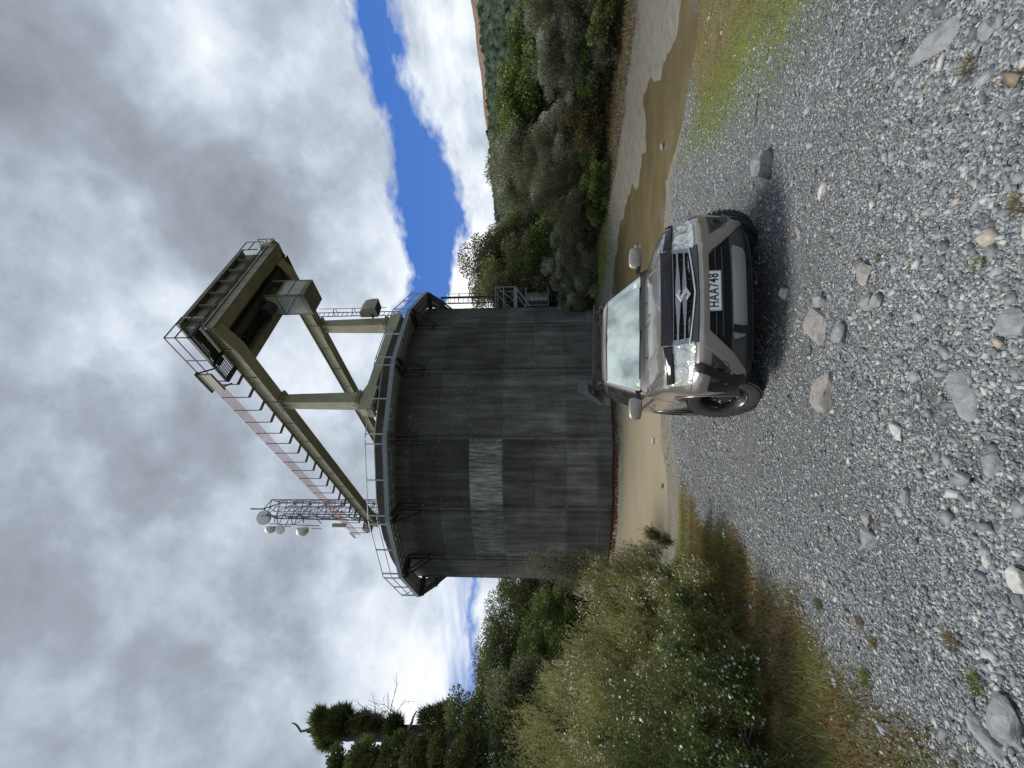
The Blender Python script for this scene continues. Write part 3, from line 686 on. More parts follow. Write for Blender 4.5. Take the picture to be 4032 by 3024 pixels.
mb.box(4.05, 4.42, .5, 4.6, 15.9, 16.42); mb.box(4.62, 4.66, .5, 4.5, 15.98, 16.2)
mb.box(3.0, 3.3, 2.9, 4.6, 15.98, 16.3)
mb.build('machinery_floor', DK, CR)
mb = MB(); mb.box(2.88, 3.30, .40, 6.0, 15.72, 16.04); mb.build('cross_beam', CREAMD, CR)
mb = MB()                                                                          # open walkway grating under the machinery
for i in range(22): mb.box(3.34 + i * .032, 3.348 + i * .032, .65, 2.7, 16.0, 16.05)
for i in range(5): mb.box(3.32, 4.05, .7 + i * .5, .715 + i * .5, 16.0, 16.05)
mb.bar((3.4, .75, 15.95), (4.0, 1.5, 15.95), .04); mb.bar((4.0, .75, 15.95), (3.4, 1.9, 15.95), .04)
mb.build('floor_grating', STEELD, CR)
mb = MB(); mb.lathe([(.001, 2.7), (.33, 2.7), (.36, 2.75), (.36, 3.25), (.33, 3.3), (.001, 3.3)], n=20, axis='y', c=(3.75, 0, 15.75)); mb.build('hoist_drum', STEELD, CR)
WALLP = GREENG
mb = MB(); mb.box(3.2, 4.98, .45, 6.1, 16.52, 17.82); mb.build('machinery_house', WALLP, CR)
mb = MB(); mb.box(3.05, 5.22, .3, 6.22, 17.82, 17.92); mb.box(5.18, 5.24, .3, 6.22, 17.72, 17.92)
for q in np.arange(.75, 6.2, .92): mb.box(4.98, 5.20, q, q + .035, 16.55, 17.82)
mb.box(4.98, 5.02, .45, 6.1, 17.18, 17.21); mb.box(4.98, 5.06, .45, 6.1, 16.52, 16.75)
mb.build('roof', CREAMD, CR)
mb = MB(); mb.box(5.02, 5.08, .1, 6.7, 16.56, 16.66); mb.tube([(5.30, .2, 16.72), (5.30, 2.5, 16.62), (5.30, 4, 16.6), (5.30, 6.4, 16.62)], .02, 6)
mb.tube([(5.34, -.1, 16.2), (5.3, .3, 16.6), (5.3, 1.2, 16.66), (5.3, 6.2, 16.66)], .018, 6); mb.build('cable', STEELD, CR)
mb = MB()                                                                          # rails round the machinery deck
for a, b_ in (((5.2, 6.22, 17.9), (5.2, 6.22, 16.6)),): pass
def rail(pts, zs=(1.0, .5), post=True, w=.035, parent=None, name='guard_rail'):
    m_ = MB()
    for a, b_ in zip(pts[:-1], pts[1:]):
        a, b_ = Vector(a), Vector(b_)
        for z in zs: m_.bar(a + Vector((0, 0, z)), b_ + Vector((0, 0, z)), w)
        n = max(1, round((b_ - a).length / 1.1))
        for i in range(n + 1):
            q = a.lerp(b_, i / n); m_.bar(q, q + Vector((0, 0, zs[0])), w)
    return m_.build(name, STEELD, parent or CR)
rail([(5.2, 6.24, 17.0), (5.2, 7.0, 17.0)], (.95, .5)); rail([(5.2, 7.25, 16.5), (4.3, 7.3, 16.5), (3.0, 7.2, 16.5)], (.95, .5))
mb = MB(); mb.prism([(5.28, 6.5), (5.28, 7.05), (4.9, 7.3), (2.9, 7.1), (2.9, 6.5)], lambda a, b, t: (a, b, t), 16.42, 16.56)
mb.box(5.0, 5.3, 6.3, 6.75, 16.5, 16.85); mb.box(5.27, 5.36, 6.35, 6.42, 16.1, 16.8); mb.tube([(5.2, 7.02, 16.5), (5.25, 7.15, 16.75)], .05, 8)
mb.build('end_platform', CREAM, CR)
mb = MB(); mb.bar((4.0, 3.3, 17.9), (4.0, 3.3, 18.15), .05); mb.box(3.85, 4.2, 3.2, 3.45, 18.12, 18.3); mb.build('roof_lamp', CREAMD, CR)
# side walkway beside the near girder
mb = MB()
for i in range(30): mb.box(3.05 + i * .088, 3.062 + i * .088, -.98, -.22, 16.28, 16.32)
for i in range(6): mb.box(3.0, 5.62, -.95 + i * .14, -.942 + i * .14, 16.28, 16.32)
mb.build('side_walkway_grating', STEELD, CR)
mb = MB(); mb.box(2.95, 5.66, -1.0, -.94, 16.22, 16.36); mb.box(2.95, 5.66, -.22, -.17, 16.22, 16.36); mb.box(5.6, 5.66, -1, -.2, 16.22, 16.36); mb.box(2.95, 3.1, -1, -.2, 16.22, 16.34); mb.box(4.0, 4.08, -1, -.2, 16.22, 16.34)
mb.build('walkway_frame', STEELD, CR)
SHEET = plain('grey_kick_sheet', (.10, .10, .09), .7, var=.3)
mb = MB(); mb.prism([(5.5, -.3), (5.5, -.75), (4.6, -.62), (4.3, -.8), (3.7, -.8), (3.7, -.3)], lambda a, b, t: (a, b, t), 16.325, 16.335); mb.build('floor_sheet', SHEET, CR)
rail([(5.64, .3, 16.35), (5.64, -.98, 16.35), (3.0, -.98, 16.35)], (.98, .52))
mb = MB(); mb.box(2.72, 3.75, -1.30, -1.20, 16.42, 17.05)
mb.build('busbar_cabinet', CREAM, CR); mb = MB(); mb.box(2.6, 3.82, -1.36, -1.14, 17.05, 17.10); mb.bar((3.8, -1.25, 17.05), (3.8, -.9, 16.25), .05); mb.bar((2.65, -1.25, 17.05), (2.75, -.9, 16.25), .05)
mb.build('cabinet_frame', STEELD, CR)
# conductor bars on posts
PP = [1.5 - i * 1.03 for i in range(18)]
for p in [2.45] + PP:
    mb = MB(); mb.bar((p, -.13, 16.30), (p, -.72, 16.24), .05, .12); mb.bar((p, -.72, 16.22), (p, -.72, 17.58), .035)
    mb.bar((p, -.72, 17.57), (p, -.78, 17.57), .05)
    mb.build('conductor_bracket', plain('bracket_steel', (.07, .05, .045), .6) if p == 2.45 else BRK, CR)
    if p == 2.45: BRK = bpy.data.materials['bracket_steel']
for i in range(7):
    z = 16.94 + i * .097
    MB().bar((2.75, -.78, z), (PP[-1] - .35, -.78, z), .016, .026).build('conductor_bar', PINK, CR)
for p in PP[:]:
    pass
MB().box(-17.1, -15.9, -.78, -.75, 17.55, 17.75).build('end_plate', CREAM, CR); MB().box(-16.2, -15.6, -.6, -.13, 16.0, 16.6).build('junction_box', CREAM, CR)
# driver's cab
mb = MB(); c0, c1, k0, k1, z0, z1 = 3.17, 4.39, 3.33, 4.60, 13.82, 16.0; t = .05
GLZ = None
def cabglass():
    m, nt, b = newmat('cab_glass'); b.inputs['Base Color'].default_value = (.75, .8, .78, 1); b.inputs['Roughness'].default_value = .03
    b.inputs['Alpha'].default_value = .32; b.inputs['Specular IOR Level'].default_value = .9; return m
GLZ = cabglass()
mb.box(c0, c1, k0, k1, z0 - .05, z0 + .02)                      # floor
mb.box(c0, c1, k0, k1, z0, z0 + .20); mb.box(c0, c1, k0, k1, z1 - .06, z1 + .0)
for (a, b_) in ((c0, k0), (c0, k1 - .07), (c1 - .07, k0), (c1 - .07, k1 - .07)): mb.box(a, a + .07, b_, b_ + .07, z0, z1)
for z in (14.62,):
    mb.box(c1 - .05, c1, k0, k1, z - .03, z + .03)
mb.box(c0, c1, k0, k0 + .05, 15.20, 15.27); mb.box(c0, c1, k0, k0 + .05, 15.75, 16.0); mb.box(c1 - .05, c1, k0, k1, 15.1, 15.2)
mb.box(c0 - .0, c0 + .04, k0, k1, z0, z1); mb.box(c0, c1, k1 - .04, k1, z0, 14.4)
mb.build('cab_frame', CREAMD, CR)
mb = MB(); mb.box(c0 + .07, c1 - .07, k0 + .012, k0 + .020, z0 + .2, 15.20); mb.box(c0 + .07, c1 - .07, k0 + .012, k0 + .02, 15.27, 15.75); mb.build('window_pane', GLZ, CR)
mb = MB(); mb.box(c1 - .02, c1 - .012, k0 + .07, k1 - .07, z0 + .2, 15.1); mb.build('window_pane', GLZ, CR)
mb = MB(); mb.box(c0 + .35, c0 + .8, k0 + .5, k0 + .95, z0 + .02, 14.35); mb.box(c0 + .3, c0 + .4, k0 + .45, k0 + 1.0, 14.3, 14.95); mb.box(c1 - .35, c1 - .1, k0 + .2, k1 - .2, z0, 14.45)
mb.build('cab_seat', STEELD, CR)
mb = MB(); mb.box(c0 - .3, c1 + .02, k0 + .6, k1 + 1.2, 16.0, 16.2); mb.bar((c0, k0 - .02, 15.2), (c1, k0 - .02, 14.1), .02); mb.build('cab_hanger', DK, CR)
# ladder beside the right hand leg, with the floodlight housing
mb = MB()
for q in (7.0, 7.36): mb.bar((0, q, 11.0), (0, q, 16.4), .04)
for i in range(18): mb.bar((0, 7.0, 11.1 + i * .3), (0, 7.36, 11.1 + i * .3), .025)
for z in (12.7, 13.9, 15.1): mb.tube([(0, 7.0, z), (.3, 6.98, z), (.45, 7.18, z), (.3, 7.38, z), (0, 7.36, z)], .022, 6)
for p, q in ((.3, 6.98), (.45, 7.18), (.3, 7.38)): mb.bar((p, q, 11.8), (p, q, 16.0), .022)
mb.build('ladder', BRK, CR)
mb = MB(); mb.prism([(.25, 12.15), (.95, 12.15), (.95, 12.55), (.85, 12.95), (.6, 13.22), (.25, 13.22)], lambda a, b, t: (a, t, b), 6.55, 7.45)
o = mb.build('floodlight_housing', CREAM, CR)
mb = MB(); mb.prism([(.31, 12.13), (.89, 12.13), (.89, 12.16), (.31, 12.16)], lambda a, b, t: (a, t, b), 6.61, 7.39); mb.bar((.3, 6.4, 12.4), (.5, 6.6, 12.5), .1); mb.build('floodlight_lens', DK, CR)

# ------------------------------------------------------------------ lattice aerial mast on the far rim of the tower
MS = empty('lattice_mast', (-10.55, 33.4, 9.6), (0, 0, R(28)))
tag(MS, 'grey steel lattice radio mast with white dishes rising behind the crane girder', 'mast')
MG = plain('mast_steel', (.13, .135, .155), .5, .5, var=.2)
hgt = 15.5; w0, w1 = 1.55, 1.3
mb = MB(); lv = 11
def corner(i, z):
    w = (w0 + (w1 - w0) * z / hgt) / 2; s = ((-1, -1), (1, -1), (1, 1), (-1, 1))[i % 4]; return Vector((s[0] * w, s[1] * w, z))
for i in range(4): mb.bar(corner(i, 0), corner(i, hgt), .075)
mb.build('mast_leg', MG, MS)
mb = MB(); hh = hgt / lv
for k in range(lv):
    for i in range(4):
        a, b_ = corner(i, k * hh), corner(i + 1, k * hh); c, d = corner(i, (k + 1) * hh), corner(i + 1, (k + 1) * hh)
        mid = (c + d) / 2; mb.bar(a, mid, .042); mb.bar(b_, mid, .042); mb.bar(c, d, .042)
        if k % 2: mb.bar(a, b_.lerp(d, .5), .035); mb.bar((a + b_) / 2, (c + d) / 2, .03)
    mb.bar(corner(0, (k + 1) * hh), corner(2, (k + 1) * hh), .04)
mb.build('bracing', MG, MS)
mb = MB()
for dx in (-.2, .2): mb.bar((dx, 0, 0), (dx, 0, hgt), .04)
for i in range(48): mb.bar((-.2, 0, .3 + i * .33), (.2, 0, .3 + i * .33), .02)
for dx in (-.35, -.3, .33): mb.tube([(dx, .3, 0), (dx, .3, hgt - 1)], .025, 5)
mb.build('mast_ladder', MG, MS)
mb = MB(); apex = Vector((0, 0, hgt + .95))
for i in range(4): mb.bar(corner(i, hgt), apex, .07)
mb.bar(apex, apex + Vector((0, 0, 1.15)), .10); mb.bar((-.7, -.8, hgt - .2), (-.7, -.8, hgt + .5), .05); mb.build('spike', MG, MS)
DISH = plain('dish_white', (.70, .71, .70), .45, var=.05)
def dish(lx, ly, lz, dia, depth, az, el_=0):
    e = MB(); r = dia / 2; e.lathe([(.001, .05), (r * .98, .0), (r, -.03), (r, -depth * .6), (r * .55, -depth), (.001, -depth - .05)], n=28, axis='y')
    o = e.build('dish_antenna', DISH, MS); autosmooth(o, 50); o.location = (lx, ly, lz); o.rotation_euler = (el_, 0, az); return o
W2L = lambda x, y, z: (Matrix.Rotation(-R(28), 3, 'Z') @ Vector((x + 10.55, y - 33.4, z - 9.6)))
def at_mast(zx, zy, Y): return atY((980 + .2351 * zx) / 1.8228, (1900 + .2351 * zy) / 1.8228, Y)
for zx, zy, Y, dia, dep, az in ((235, 590, 32.6, 1.18, .55, 190), (370, 735, 33.2, .85, .75, 285), (515, 790, 32.2, .78, .2, 178), (900, 765, 33.0, .95, .85, 275)):
    p = at_mast(zx, zy, Y); q = W2L(*p); o = dish(q.x, q.y, q.z, dia, dep * .7, R(az - 28 + 0)); 
mb = MB(); pm = [W2L(*at_mast(zx, zy, 33)) for zx, zy in ((340, 690), (1180, 725), (590, 735), (705, 740), (1050, 765), (1215, 775))]
mb.bar(pm[0], pm[1], .06); mb.bar(pm[2], pm[3], .05); mb.bar(pm[4], pm[5], .05)
for zx0, zy0, zx1, zy1 in ((465, 510, 480, 690), (575, 540, 510, 690), (700, 540, 730, 715), (1040, 560, 750, 700), (830, 540, 760, 700), (915, 570, 915, 680), (1110, 560, 1210, 690), (700, 540, 610, 740), (440, 560, 430, 670)):
    mb.bar(W2L(*at_mast(zx0, zy0, 33)), W2L(*at_mast(zx1, zy1, 33)), .05)
mb.build('outrigger', MG, MS)
a = W2L(*at_mast(1405, 715, 32.8)); mb = MB(); mb.lathe([(.001, -1.1), (.16, -1.1), (.16, .0), (.001, .0)], n=14, c=(a.x, a.y, a.z)); o = mb.build('panel_antenna', CREAM, MS); autosmooth(o)
mb = MB(); rg = random.Random(4)
for i in range(26):
    z = rg.uniform(0, 5.5); x, y = rg.uniform(-1.0, 1.0), rg.uniform(-1.1, .6); mb.box(x - .1, x + .12, y - .08, y + .1, z, z + rg.uniform(.12, .5)); mb.bar((x, y, z), (rg.uniform(-.8, .8), rg.uniform(-.8, .8), z + rg.uniform(-.4, .9)), .03)
mb.build('equipment_box', MG, MS)
# ------------------------------------------------------------------ the parked SUV (local frame: x forward, y to its left, z up, origin under the front axle)
RC = Matrix(((0.12357, 0.99222, 0.01526), (-0.97795, 0.11916, 0.17149), (0.16834, -0.03612, 0.98507)))
CAR = empty('parked_car'); CAR.matrix_world = RC.to_4x4(); CAR.location = (0.719, 4.576, -.01)
tag(CAR, 'muddy taupe off road car with smoked bonnet guard parked on the gravel', 'car')
def paint_mat():
    m, nt, b = newmat('taupe_metallic_paint'); co = objco(nt)
    n = noise(nt, co, 2.2, 6, .65); d = noise(nt, co, 90, 3, .7); sep = N(nt, 'ShaderNodeSeparateXYZ'); lk(nt, co, sep.inputs[0])
    dirt = math_(nt, 'MULTIPLY', ramp(nt, sep.outputs[2], [(.3, .5), (.62, .05)]), ramp(nt, n.outputs[0], [(.35, .1), (.65, 1)]))
    spk = ramp(nt, d.outputs[0], [(.62, 0), (.70, .15)])
    dirt = math_(nt, 'MAXIMUM', dirt, spk)
    lk(nt, mixc(nt, dirt, (.33, .298, .275), (.25, .225, .195)), b.inputs['Base Color'])
    lk(nt, math_(nt, 'SUBTRACT', .60, math_(nt, 'MULTIPLY', dirt, .5)), b.inputs['Metallic'])
    lk(nt, math_(nt, 'ADD', .24, math_(nt, 'MULTIPLY', dirt, .4)), b.inputs['Roughness'])
    lk(nt, math_(nt, 'SUBTRACT', .9, math_(nt, 'MULTIPLY', dirt, .9)), b.inputs['Coat Weight']); b.inputs['Coat Roughness'].default_value = .05
    return m
PAINT = paint_mat()
BLK = plain('black_plastic', (.018, .019, .021), .48, var=.2, vscale=3, bumps=.1, bscale=200)
BLKG = plain('gloss_black', (.012, .012, .014), .08, coat=.8, var=.1)
GREYP = plain('grey_bumper_plastic', (.05, .055, .062), .45, var=.15)
TINT = plain('tinted_guard_acrylic', (.010, .009, .012), .12, coat=.15, spec=.35, var=.15, vscale=2)
RECESS_BLK = plain('recess_shade_black', (.004, .004, .004), .9, var=.1)
SATIN = plain('satin_silver', (.27, .28, .30), .38, .7, var=.06)
SKID = plain('silver_skid_paint', (.30, .31, .32), .42, .3, var=.12, vscale=4)
CHROME = plain('chrome', (.78, .78, .78), .06, 1.0, var=.02)
RUB = plain('tyre_rubber', (.035, .034, .032), .85, var=.3, vscale=8, bumps=.3, bscale=90)
TAPE = plain('black_tape', (.008, .008, .009), .35, var=.3, vscale=20, bumps=.5, bscale=40)
def interp(t): 
    zs, xs = zip(*t); return lambda z: float(np.interp(z, zs, xs))
XF = interp([(.26, .66), (.30, .76), (.36, .80), (.46, .83), (.56, .852), (.66, .872), (.71, .882), (.735, .878), (.78, .822), (.81, .792), (.90, .772), (.97, .745), (1.02, .715), (1.08, .68)])
WB = interp([(.26, .80), (.34, .88), (.46, .91), (.60, .92), (.75, .92), (.88, .90), (.96, .875), (1.02, .85), (1.08, .80)])
XR = interp([(.26, -3.35), (.4, -3.46), (.6, -3.52), (.9, -3.50), (1.08, -3.45)])
NF = 2.9
LFz = interp([(.26, .50), (.70, .50), (.80, .57), (1.1, .60)])
def sx(y, z, w=None):
    LF = LFz(z); w = w or WB(z); t = min(abs(y) / w, .9995); return XF(z) - LF * (1 - (1 - t ** NF) ** (1 / NF))
def plan_ring(z, n1=56, n2=20, n3=24):
    w, xf, xr = WB(z), XF(z), XR(z); P = []; LF = LFz(z)
    for i in range(n1 + 1):
        th = -PI / 2 + PI * i / n1; c, s = math.cos(th), math.sin(th)
        P.append((xf - LF + LF * abs(c) ** (2 / NF), w * math.copysign(abs(s) ** (2 / NF), s)))
    x0 = xf - LF
    for i in range(1, n2 + 1): P.append((x0 + (xr + .35 - x0) * i / n2, w))
    for i in range(1, n3 + 1):
        th = PI / 2 + PI * i / n3; c, s = math.cos(th), math.sin(th)
        P.append((xr + .35 - .35 * abs(c) ** (2 / 3.5), w * math.copysign(abs(s) ** (2 / 3.5), s)))
    for i in range(1, n2): P.append((xr + .35 + (x0 - xr - .35) * i / n2, -w))
    return P
ZH = interp([(-3.6, 1.06), (-.7, 1.075), (-.6, 1.135), (-.2, 1.125), (.2, 1.10), (.45, 1.07), (.60, 1.045), (.70, 1.01), (.76, .97)])
def ztop(x, y):
    w = .88; t = min(abs(y) / w, 1); z = ZH(x) - .085 * t ** 4 - .012 * (1 - math.exp(-((abs(y) - .52) / .06) ** 2)) * (t < .7)
    return z
def body():
    zl = [.26, .27, .30, .34, .40, .46, .52, .58, .64, .70, .74, .77, .80, .85, .90, .94, .97]
    V, Fs = [], []; rings = []
    for z in zl: rings.append([(x, y, z) for x, y in plan_ring(z)])
    # shoulder: follow the height of the bonnet at the perimeter
    per = plan_ring(.985); n = len(per)
    def cap(t):
        out = []
        for x, y in per:
            cxx = min(max(x, -3.0), .15); X_, Y_ = x + (cxx - x) * t, y * (1 - t); e = min(1, t / .07)
            zt = ztop(X_, Y_); z0 = min(.985, zt - .03); out.append((X_, Y_, z0 + (zt - z0) * (1 - (1 - e) ** 2) ** .5))
        return out
    for t in (0, .012, .03, .05, .07, .11, .16, .22, .3, .4, .5, .62, .75, .88, .97): rings.append(cap(t))
    for r in rings: V += r
    for k in range(len(rings) - 1):
        for i in range(n):
            a, b_ = k * n + i, k * n + (i + 1) % n; Fs.append((a, b_, b_ + n, a + n))
    Fs.append(tuple(range(n - 1, -1, -1))); m = (len(rings) - 1) * n; Fs.append(tuple(m + i for i in range(n)))
    mb = MB(); mb.add(V, Fs); return mb
def bool_cut(o, cutters):
    for c in cutters:
        md = o.modifiers.new('cut', 'BOOLEAN'); md.operation = 'DIFFERENCE'; md.solver = 'EXACT'; md.object = c
    bpy.context.view_layer.update(); dg = bpy.context.evaluated_depsgraph_get()
    me = bpy.data.meshes.new_from_object(o.evaluated_get(dg)); o.modifiers.clear(); old = o.data; o.data = me; me.name = old.name
    for c in cutters: bpy.data.objects.remove(c)
WX = (0.0, -2.64); WZ = .36
bd = body().build('body', PAINT)
cut = []
for x in WX:
    for s in (-1, 1):
        c = MB().lathe([(.001, s * .50), (.415, s * .50), (.425, s * 1.1), (.001, s * 1.1)], n=40, axis='y', c=(x, 0, WZ + .03)).build('cut', None); cut.append(c)
bool_cut(bd, cut); bd.data.materials.clear(); bd.data.materials.append(PAINT); autosmooth(bd, 32); bd.parent = CAR
# inner arches and floor: black
mb = MB(); mb.box(-3.3, .55, -.5, .5, .22, .9); mb.build('underbody', RECESS_BLK, CAR)
def resample(pts, n):
    pts = [Vector((*p, 0)) for p in pts]; L = [0]
    for a, b_ in zip(pts[:-1], pts[1:]): L.append(L[-1] + (b_ - a).length)
    out = []
    for i in range(n + 1):
        t = L[-1] * i / n; k = max(j for j in range(len(L)) if L[j] <= t + 1e-9); k = min(k, len(L) - 2)
        f = (t - L[k]) / max(1e-9, L[k + 1] - L[k]); out.append(pts[k].lerp(pts[k + 1], f))
    return out
def surf(y, z, off):
    e = .004; x = sx(y, z); dy = (sx(y + e, z) - sx(y - e, z)) / (2 * e); dz = (sx(y, z + e) - sx(y, z - e)) / (2 * e)
    n = Vector((1, -dy, -dz)).normalized(); return Vector((x, y, z)) + n * off
def drape(name, top, bot, off, thick, mat, nu=24, nv=6, parent=None, fn=surf, crown=0, mb=None, smooth=True):
    T, B = resample(top, nu), resample(bot, nu); m_ = mb or MB(); base = len(m_.v)
    for layer in (0, 1):
        for i in range(nu + 1):
            for j in range(nv + 1):
                p = B[i].lerp(T[i], j / nv)
                edge = 1 if (0 < i < nu and 0 < j < nv) else 0
                o = (off + crown * math.sin(PI * i / nu) ** .5 * math.sin(PI * j / nv) ** .5) if layer == 0 else off - thick
                m_.v.append(tuple(fn(p.x, p.y, o)))
    s = (nu + 1) * (nv + 1); id_ = lambda l, i, j: base + l * s + i * (nv + 1) + j
    for i in range(nu):
        for j in range(nv):
            m_.f.append((id_(0, i, j), id_(0, i + 1, j), id_(0, i + 1, j + 1), id_(0, i, j + 1)))
            m_.f.append((id_(1, i, j), id_(1, i, j + 1), id_(1, i + 1, j + 1), id_(1, i + 1, j)))
    for i in range(nu):
        m_.f += [(id_(0, i, 0), id_(1, i, 0), id_(1, i + 1, 0), id_(0, i + 1, 0)), (id_(0, i, nv), id_(0, i + 1, nv), id_(1, i + 1, nv), id_(1, i, nv))]
    for j in range(nv):
        m_.f += [(id_(0, 0, j), id_(0, 0, j + 1), id_(1, 0, j + 1), id_(1, 0, j)), (id_(0, nu, j), id_(1, nu, j), id_(1, nu, j + 1), id_(0, nu, j + 1))]
    if mb is not None: return mb
    o = m_.build(name, mat, parent or CAR, fix=True)
    if smooth: autosmooth(o, 40)
    return o
def mir(pts): return [(-y, z) for y, z in pts]
# --- grille
drape('grille', [(-.47, .955), (0, .965), (.47, .955)], [(-.44, .800), (-.20, .775), (0, .760), (.20, .775), (.44, .800)], .004, .02, RECESS_BLK, 40, 6)  # black sheet on the surface: shade of a recess put into colour
for zc in (.905, .850):      # two winged bars swelling to the middle
    up_, dn = [], []
    for y in np.linspace(-.445, .445, 41):
        a = abs(y); h = .005 + .012 * np.clip((.30 - a) / .22, 0, 1); up_.append((y, zc + h + .004)); dn.append((y, zc - h * (1.5 - .5)))
    drape('grille_bar', up_, dn, .030, .012, SATIN, 40, 2)
drape('grille_bar', [(-.46, .950), (.46, .950)], [(-.46, .943), (.46, .943)], .022, .012, SATIN, 30, 1)
for y in np.arange(-.38, .39, .105): drape('grille_fin', [(y - .002, .945), (y + .002, .945)], [(y - .002, .79), (y + .002, .79)], .012, .008, GREYP, 1, 4)
for s in (-1, 1):
    pts_t = [(s * .43, .95), (s * .47, .955)]; pts_b = [(s * .41, .802), (s * .45, .80)]
    drape('grille_end', pts_t, pts_b, .024, .02, SATIN, 4, 6)
# chrome line under the grille and gloss black infill down to the bumper edge
V0_ = [(-.47, .795), (-.20, .768), (0, .752), (.20, .768), (.47, .795)]
drape('grille_surround', [(y, z + .010) for y, z in V0_], [(y, z) for y, z in V0_], .026, .02, CHROME, 40, 1)
drape('grille_infill', [(y, z - .001) for y, z in V0_], [(-.47, .748), (0, .738), (.47, .748)], .012, .012, BLKG, 40, 3)
# --- bonnet guard of smoked acrylic, three lengths
def guard(y0, y1, t0, t1, b0, b1):
    def fn(y, z, off):
        zz = min(z, 1.0); p = surf(y, zz, off); p.z = z; p.x -= max(0, z - 1.0) * .55; return p
    drape('bonnet_guard', [(y0, t0), (y1, t1)], [(y0, b0), (y1, b1)], .038, .008, TINT, 18, 8, fn=fn, crown=.014)
guard(-.465, .465, 1.062, 1.062, .965, .965)
guard(.475, .80, 1.040, .985, .962, .925); guard(-.80, -.475, .985, 1.040, .925, .962)
# --- headlamps
def lampmat():
    m, nt, b = newmat('lamp_reflector'); co = objco(nt); v = N(nt, 'ShaderNodeTexVoronoi', i_Scale=17.0); lk(nt, co, v.inputs['Vector']); n = noise(nt, co, 14, 4, .6, 1.5)
    lk(nt, ramp(nt, n.outputs[0], [(.3, (.35, .38, .35)), (.45, (.75, .80, .75)), (.7, (.95, .98, .95))]), b.inputs['Base Color']); b.inputs['Metallic'].default_value = .75; b.inputs['Roughness'].default_value = .16
    lk(nt, bump(nt, v.outputs['Distance'], 1.0, .03), b.inputs['Normal']); return m
REFL = lampmat()
def glassmat(name, col, alpha, rough=.02):
    m, nt, b = newmat(name); b.inputs['Base Color'].default_value = (*col, 1); b.inputs['Roughness'].default_value = rough; b.inputs['Alpha'].default_value = alpha; b.inputs['Specular IOR Level'].default_value = .9; b.inputs['Coat Weight'].default_value = .6
    n = noise(nt, objco(nt), 5, 4); lk(nt, ramp(nt, n.outputs[0], [(.3, max(0, alpha - .06)), (.7, alpha + .06)]), b.inputs['Alpha']); return m
LENS = glassmat('lamp_lens', (.80, .84, .80), .22)
AMB = plain('amber_lamp', (.5, .12, .02), .2, var=.1)
for s in (-1, 1):
    T = [(s * .475, .952), (s * .60, .962), (s * .72, .962), (s * .828, .948)]; B = [(s * .455, .768), (s * .60, .764), (s * .72, .762), (s * .825, .778)]
    hl = drape('headlamp', T, B, .006, .02, REFL, 24, 10)
    for yc, zc, r in ((.575, .868, .060), (.705, .862, .048)):
        c = surf(s * yc, zc, .010); n = (surf(s * yc, zc, .03) - c).normalized(); M = n.to_track_quat('Z', 'Y').to_matrix()
        mb = MB(); mb.lathe([(r * 1.05, 0), (r * 1.05, .010), (r * .96, .010), (r * .45, -.002), (r * .2, .0), (r * .2, .012), (.0005, .016)], n=28); mb.v = [tuple(c + M @ Vector(v)) for v in mb.v]
        o = mb.build('lamp_bowl', CHROME, hl); autosmooth(o, 40)
    drape('indicator', [(s * .745, .83), (s * .785, .828)], [(s * .745, .800), (s * .783, .80)], .014, .01, AMB, 4, 3, parent=hl)
    drape('lens', T, B, .020, .004, LENS, 24, 10, parent=hl, crown=.006)
# --- bumper: raised body-colour frame, lower opening, skid plate, skirts
LO_T = [(-.375, .640), (.375, .640)]; LO_B = [(-.555, .455), (.555, .455)]
drape('lower_grille', [(-.36, .655), (-.34, .662), (.34, .662), (.36, .655)], [(-.54, .47), (.54, .47)], .006, .02, RECESS_BLK, 40, 8)  # near-black sheet, the shade of the lower opening painted in
for z in (.605, .545): drape('lower_grille_bar', [(-.42, z + .005), (.42, z + .005)], [(-.42, z - .004), (.42, z - .004)], .020, .01, GREYP, 30, 1)
drape('lower_valance', [(-.56, .470), (-.3, .468), (.3, .468), (.56, .470)], [(-.74, .30), (.74, .30)], .012, .02, GREYP, 40, 6)
drape('chin_skirt', [(-.80, .335), (.80, .335)], [(-.80, .235), (.80, .235)], .016, .02, BLK, 40, 4)
drape('skid_plate', [(-.44, .452), (-.40, .462), (.40, .462), (.44, .452)], [(-.41, .365), (-.36, .352), (.36, .352), (.41, .365)], .034, .02, SKID, 40, 6, crown=.012)
drape('bumper_frame', [(-.46, .735), (0, .725), (.46, .735)], [(-.365, .665), (0, .665), (.365, .665)], .022, .02, PAINT, 40, 5, crown=.004)
for s in (-1, 1):
    drape('bumper_frame', [(s * .365, .735), (s * .46, .735), (s * .49, .715), (s * .735, .435), (s * .74, .41)], [(s * .365, .665), (s * .38, .65), (s * .56, .455), (s * .70, .335), (s * .74, .33)], .022, .02, PAINT, 30, 6, crown=.006)
    # fog lamp pocket
    fb = drape('fog_lamp_bezel', [(s * .50, .628), (s * .80, .640)], [(s * .665, .470), (s * .80, .455)], .008, .02, GREYP, 16, 8)
    c = surf(s * .690, .548, .012); n = (surf(s * .690, .548, .03) - c).normalized(); M = n.to_track_quat('Z', 'Y').to_matrix()
    mb = MB(); mb.lathe([(.066, -.01), (.066, .012), (.060, .016), (.055, .010), (.048, -.02)], n=32); mb.v = [tuple(c + M @ Vector(v)) for v in mb.v]; o = mb.build('fog_lamp_ring', GREYP, fb); autosmooth(o)
    mb = MB(); mb.lathe([(.048, -.012), (.03, -.002), (.0005, .002)], n=28); mb.v = [tuple(c + M @ Vector(v)) for v in mb.v]; o = mb.build('fog_lamp_lens', BLKG, fb); autosmooth(o)
    drape('fog_trim', [(s * .665, .468), (s * .79, .452), (s * .815, .50)], [(s * .668, .452), (s * .795, .436), (s * .825, .495)], .024, .02, SATIN, 14, 1)
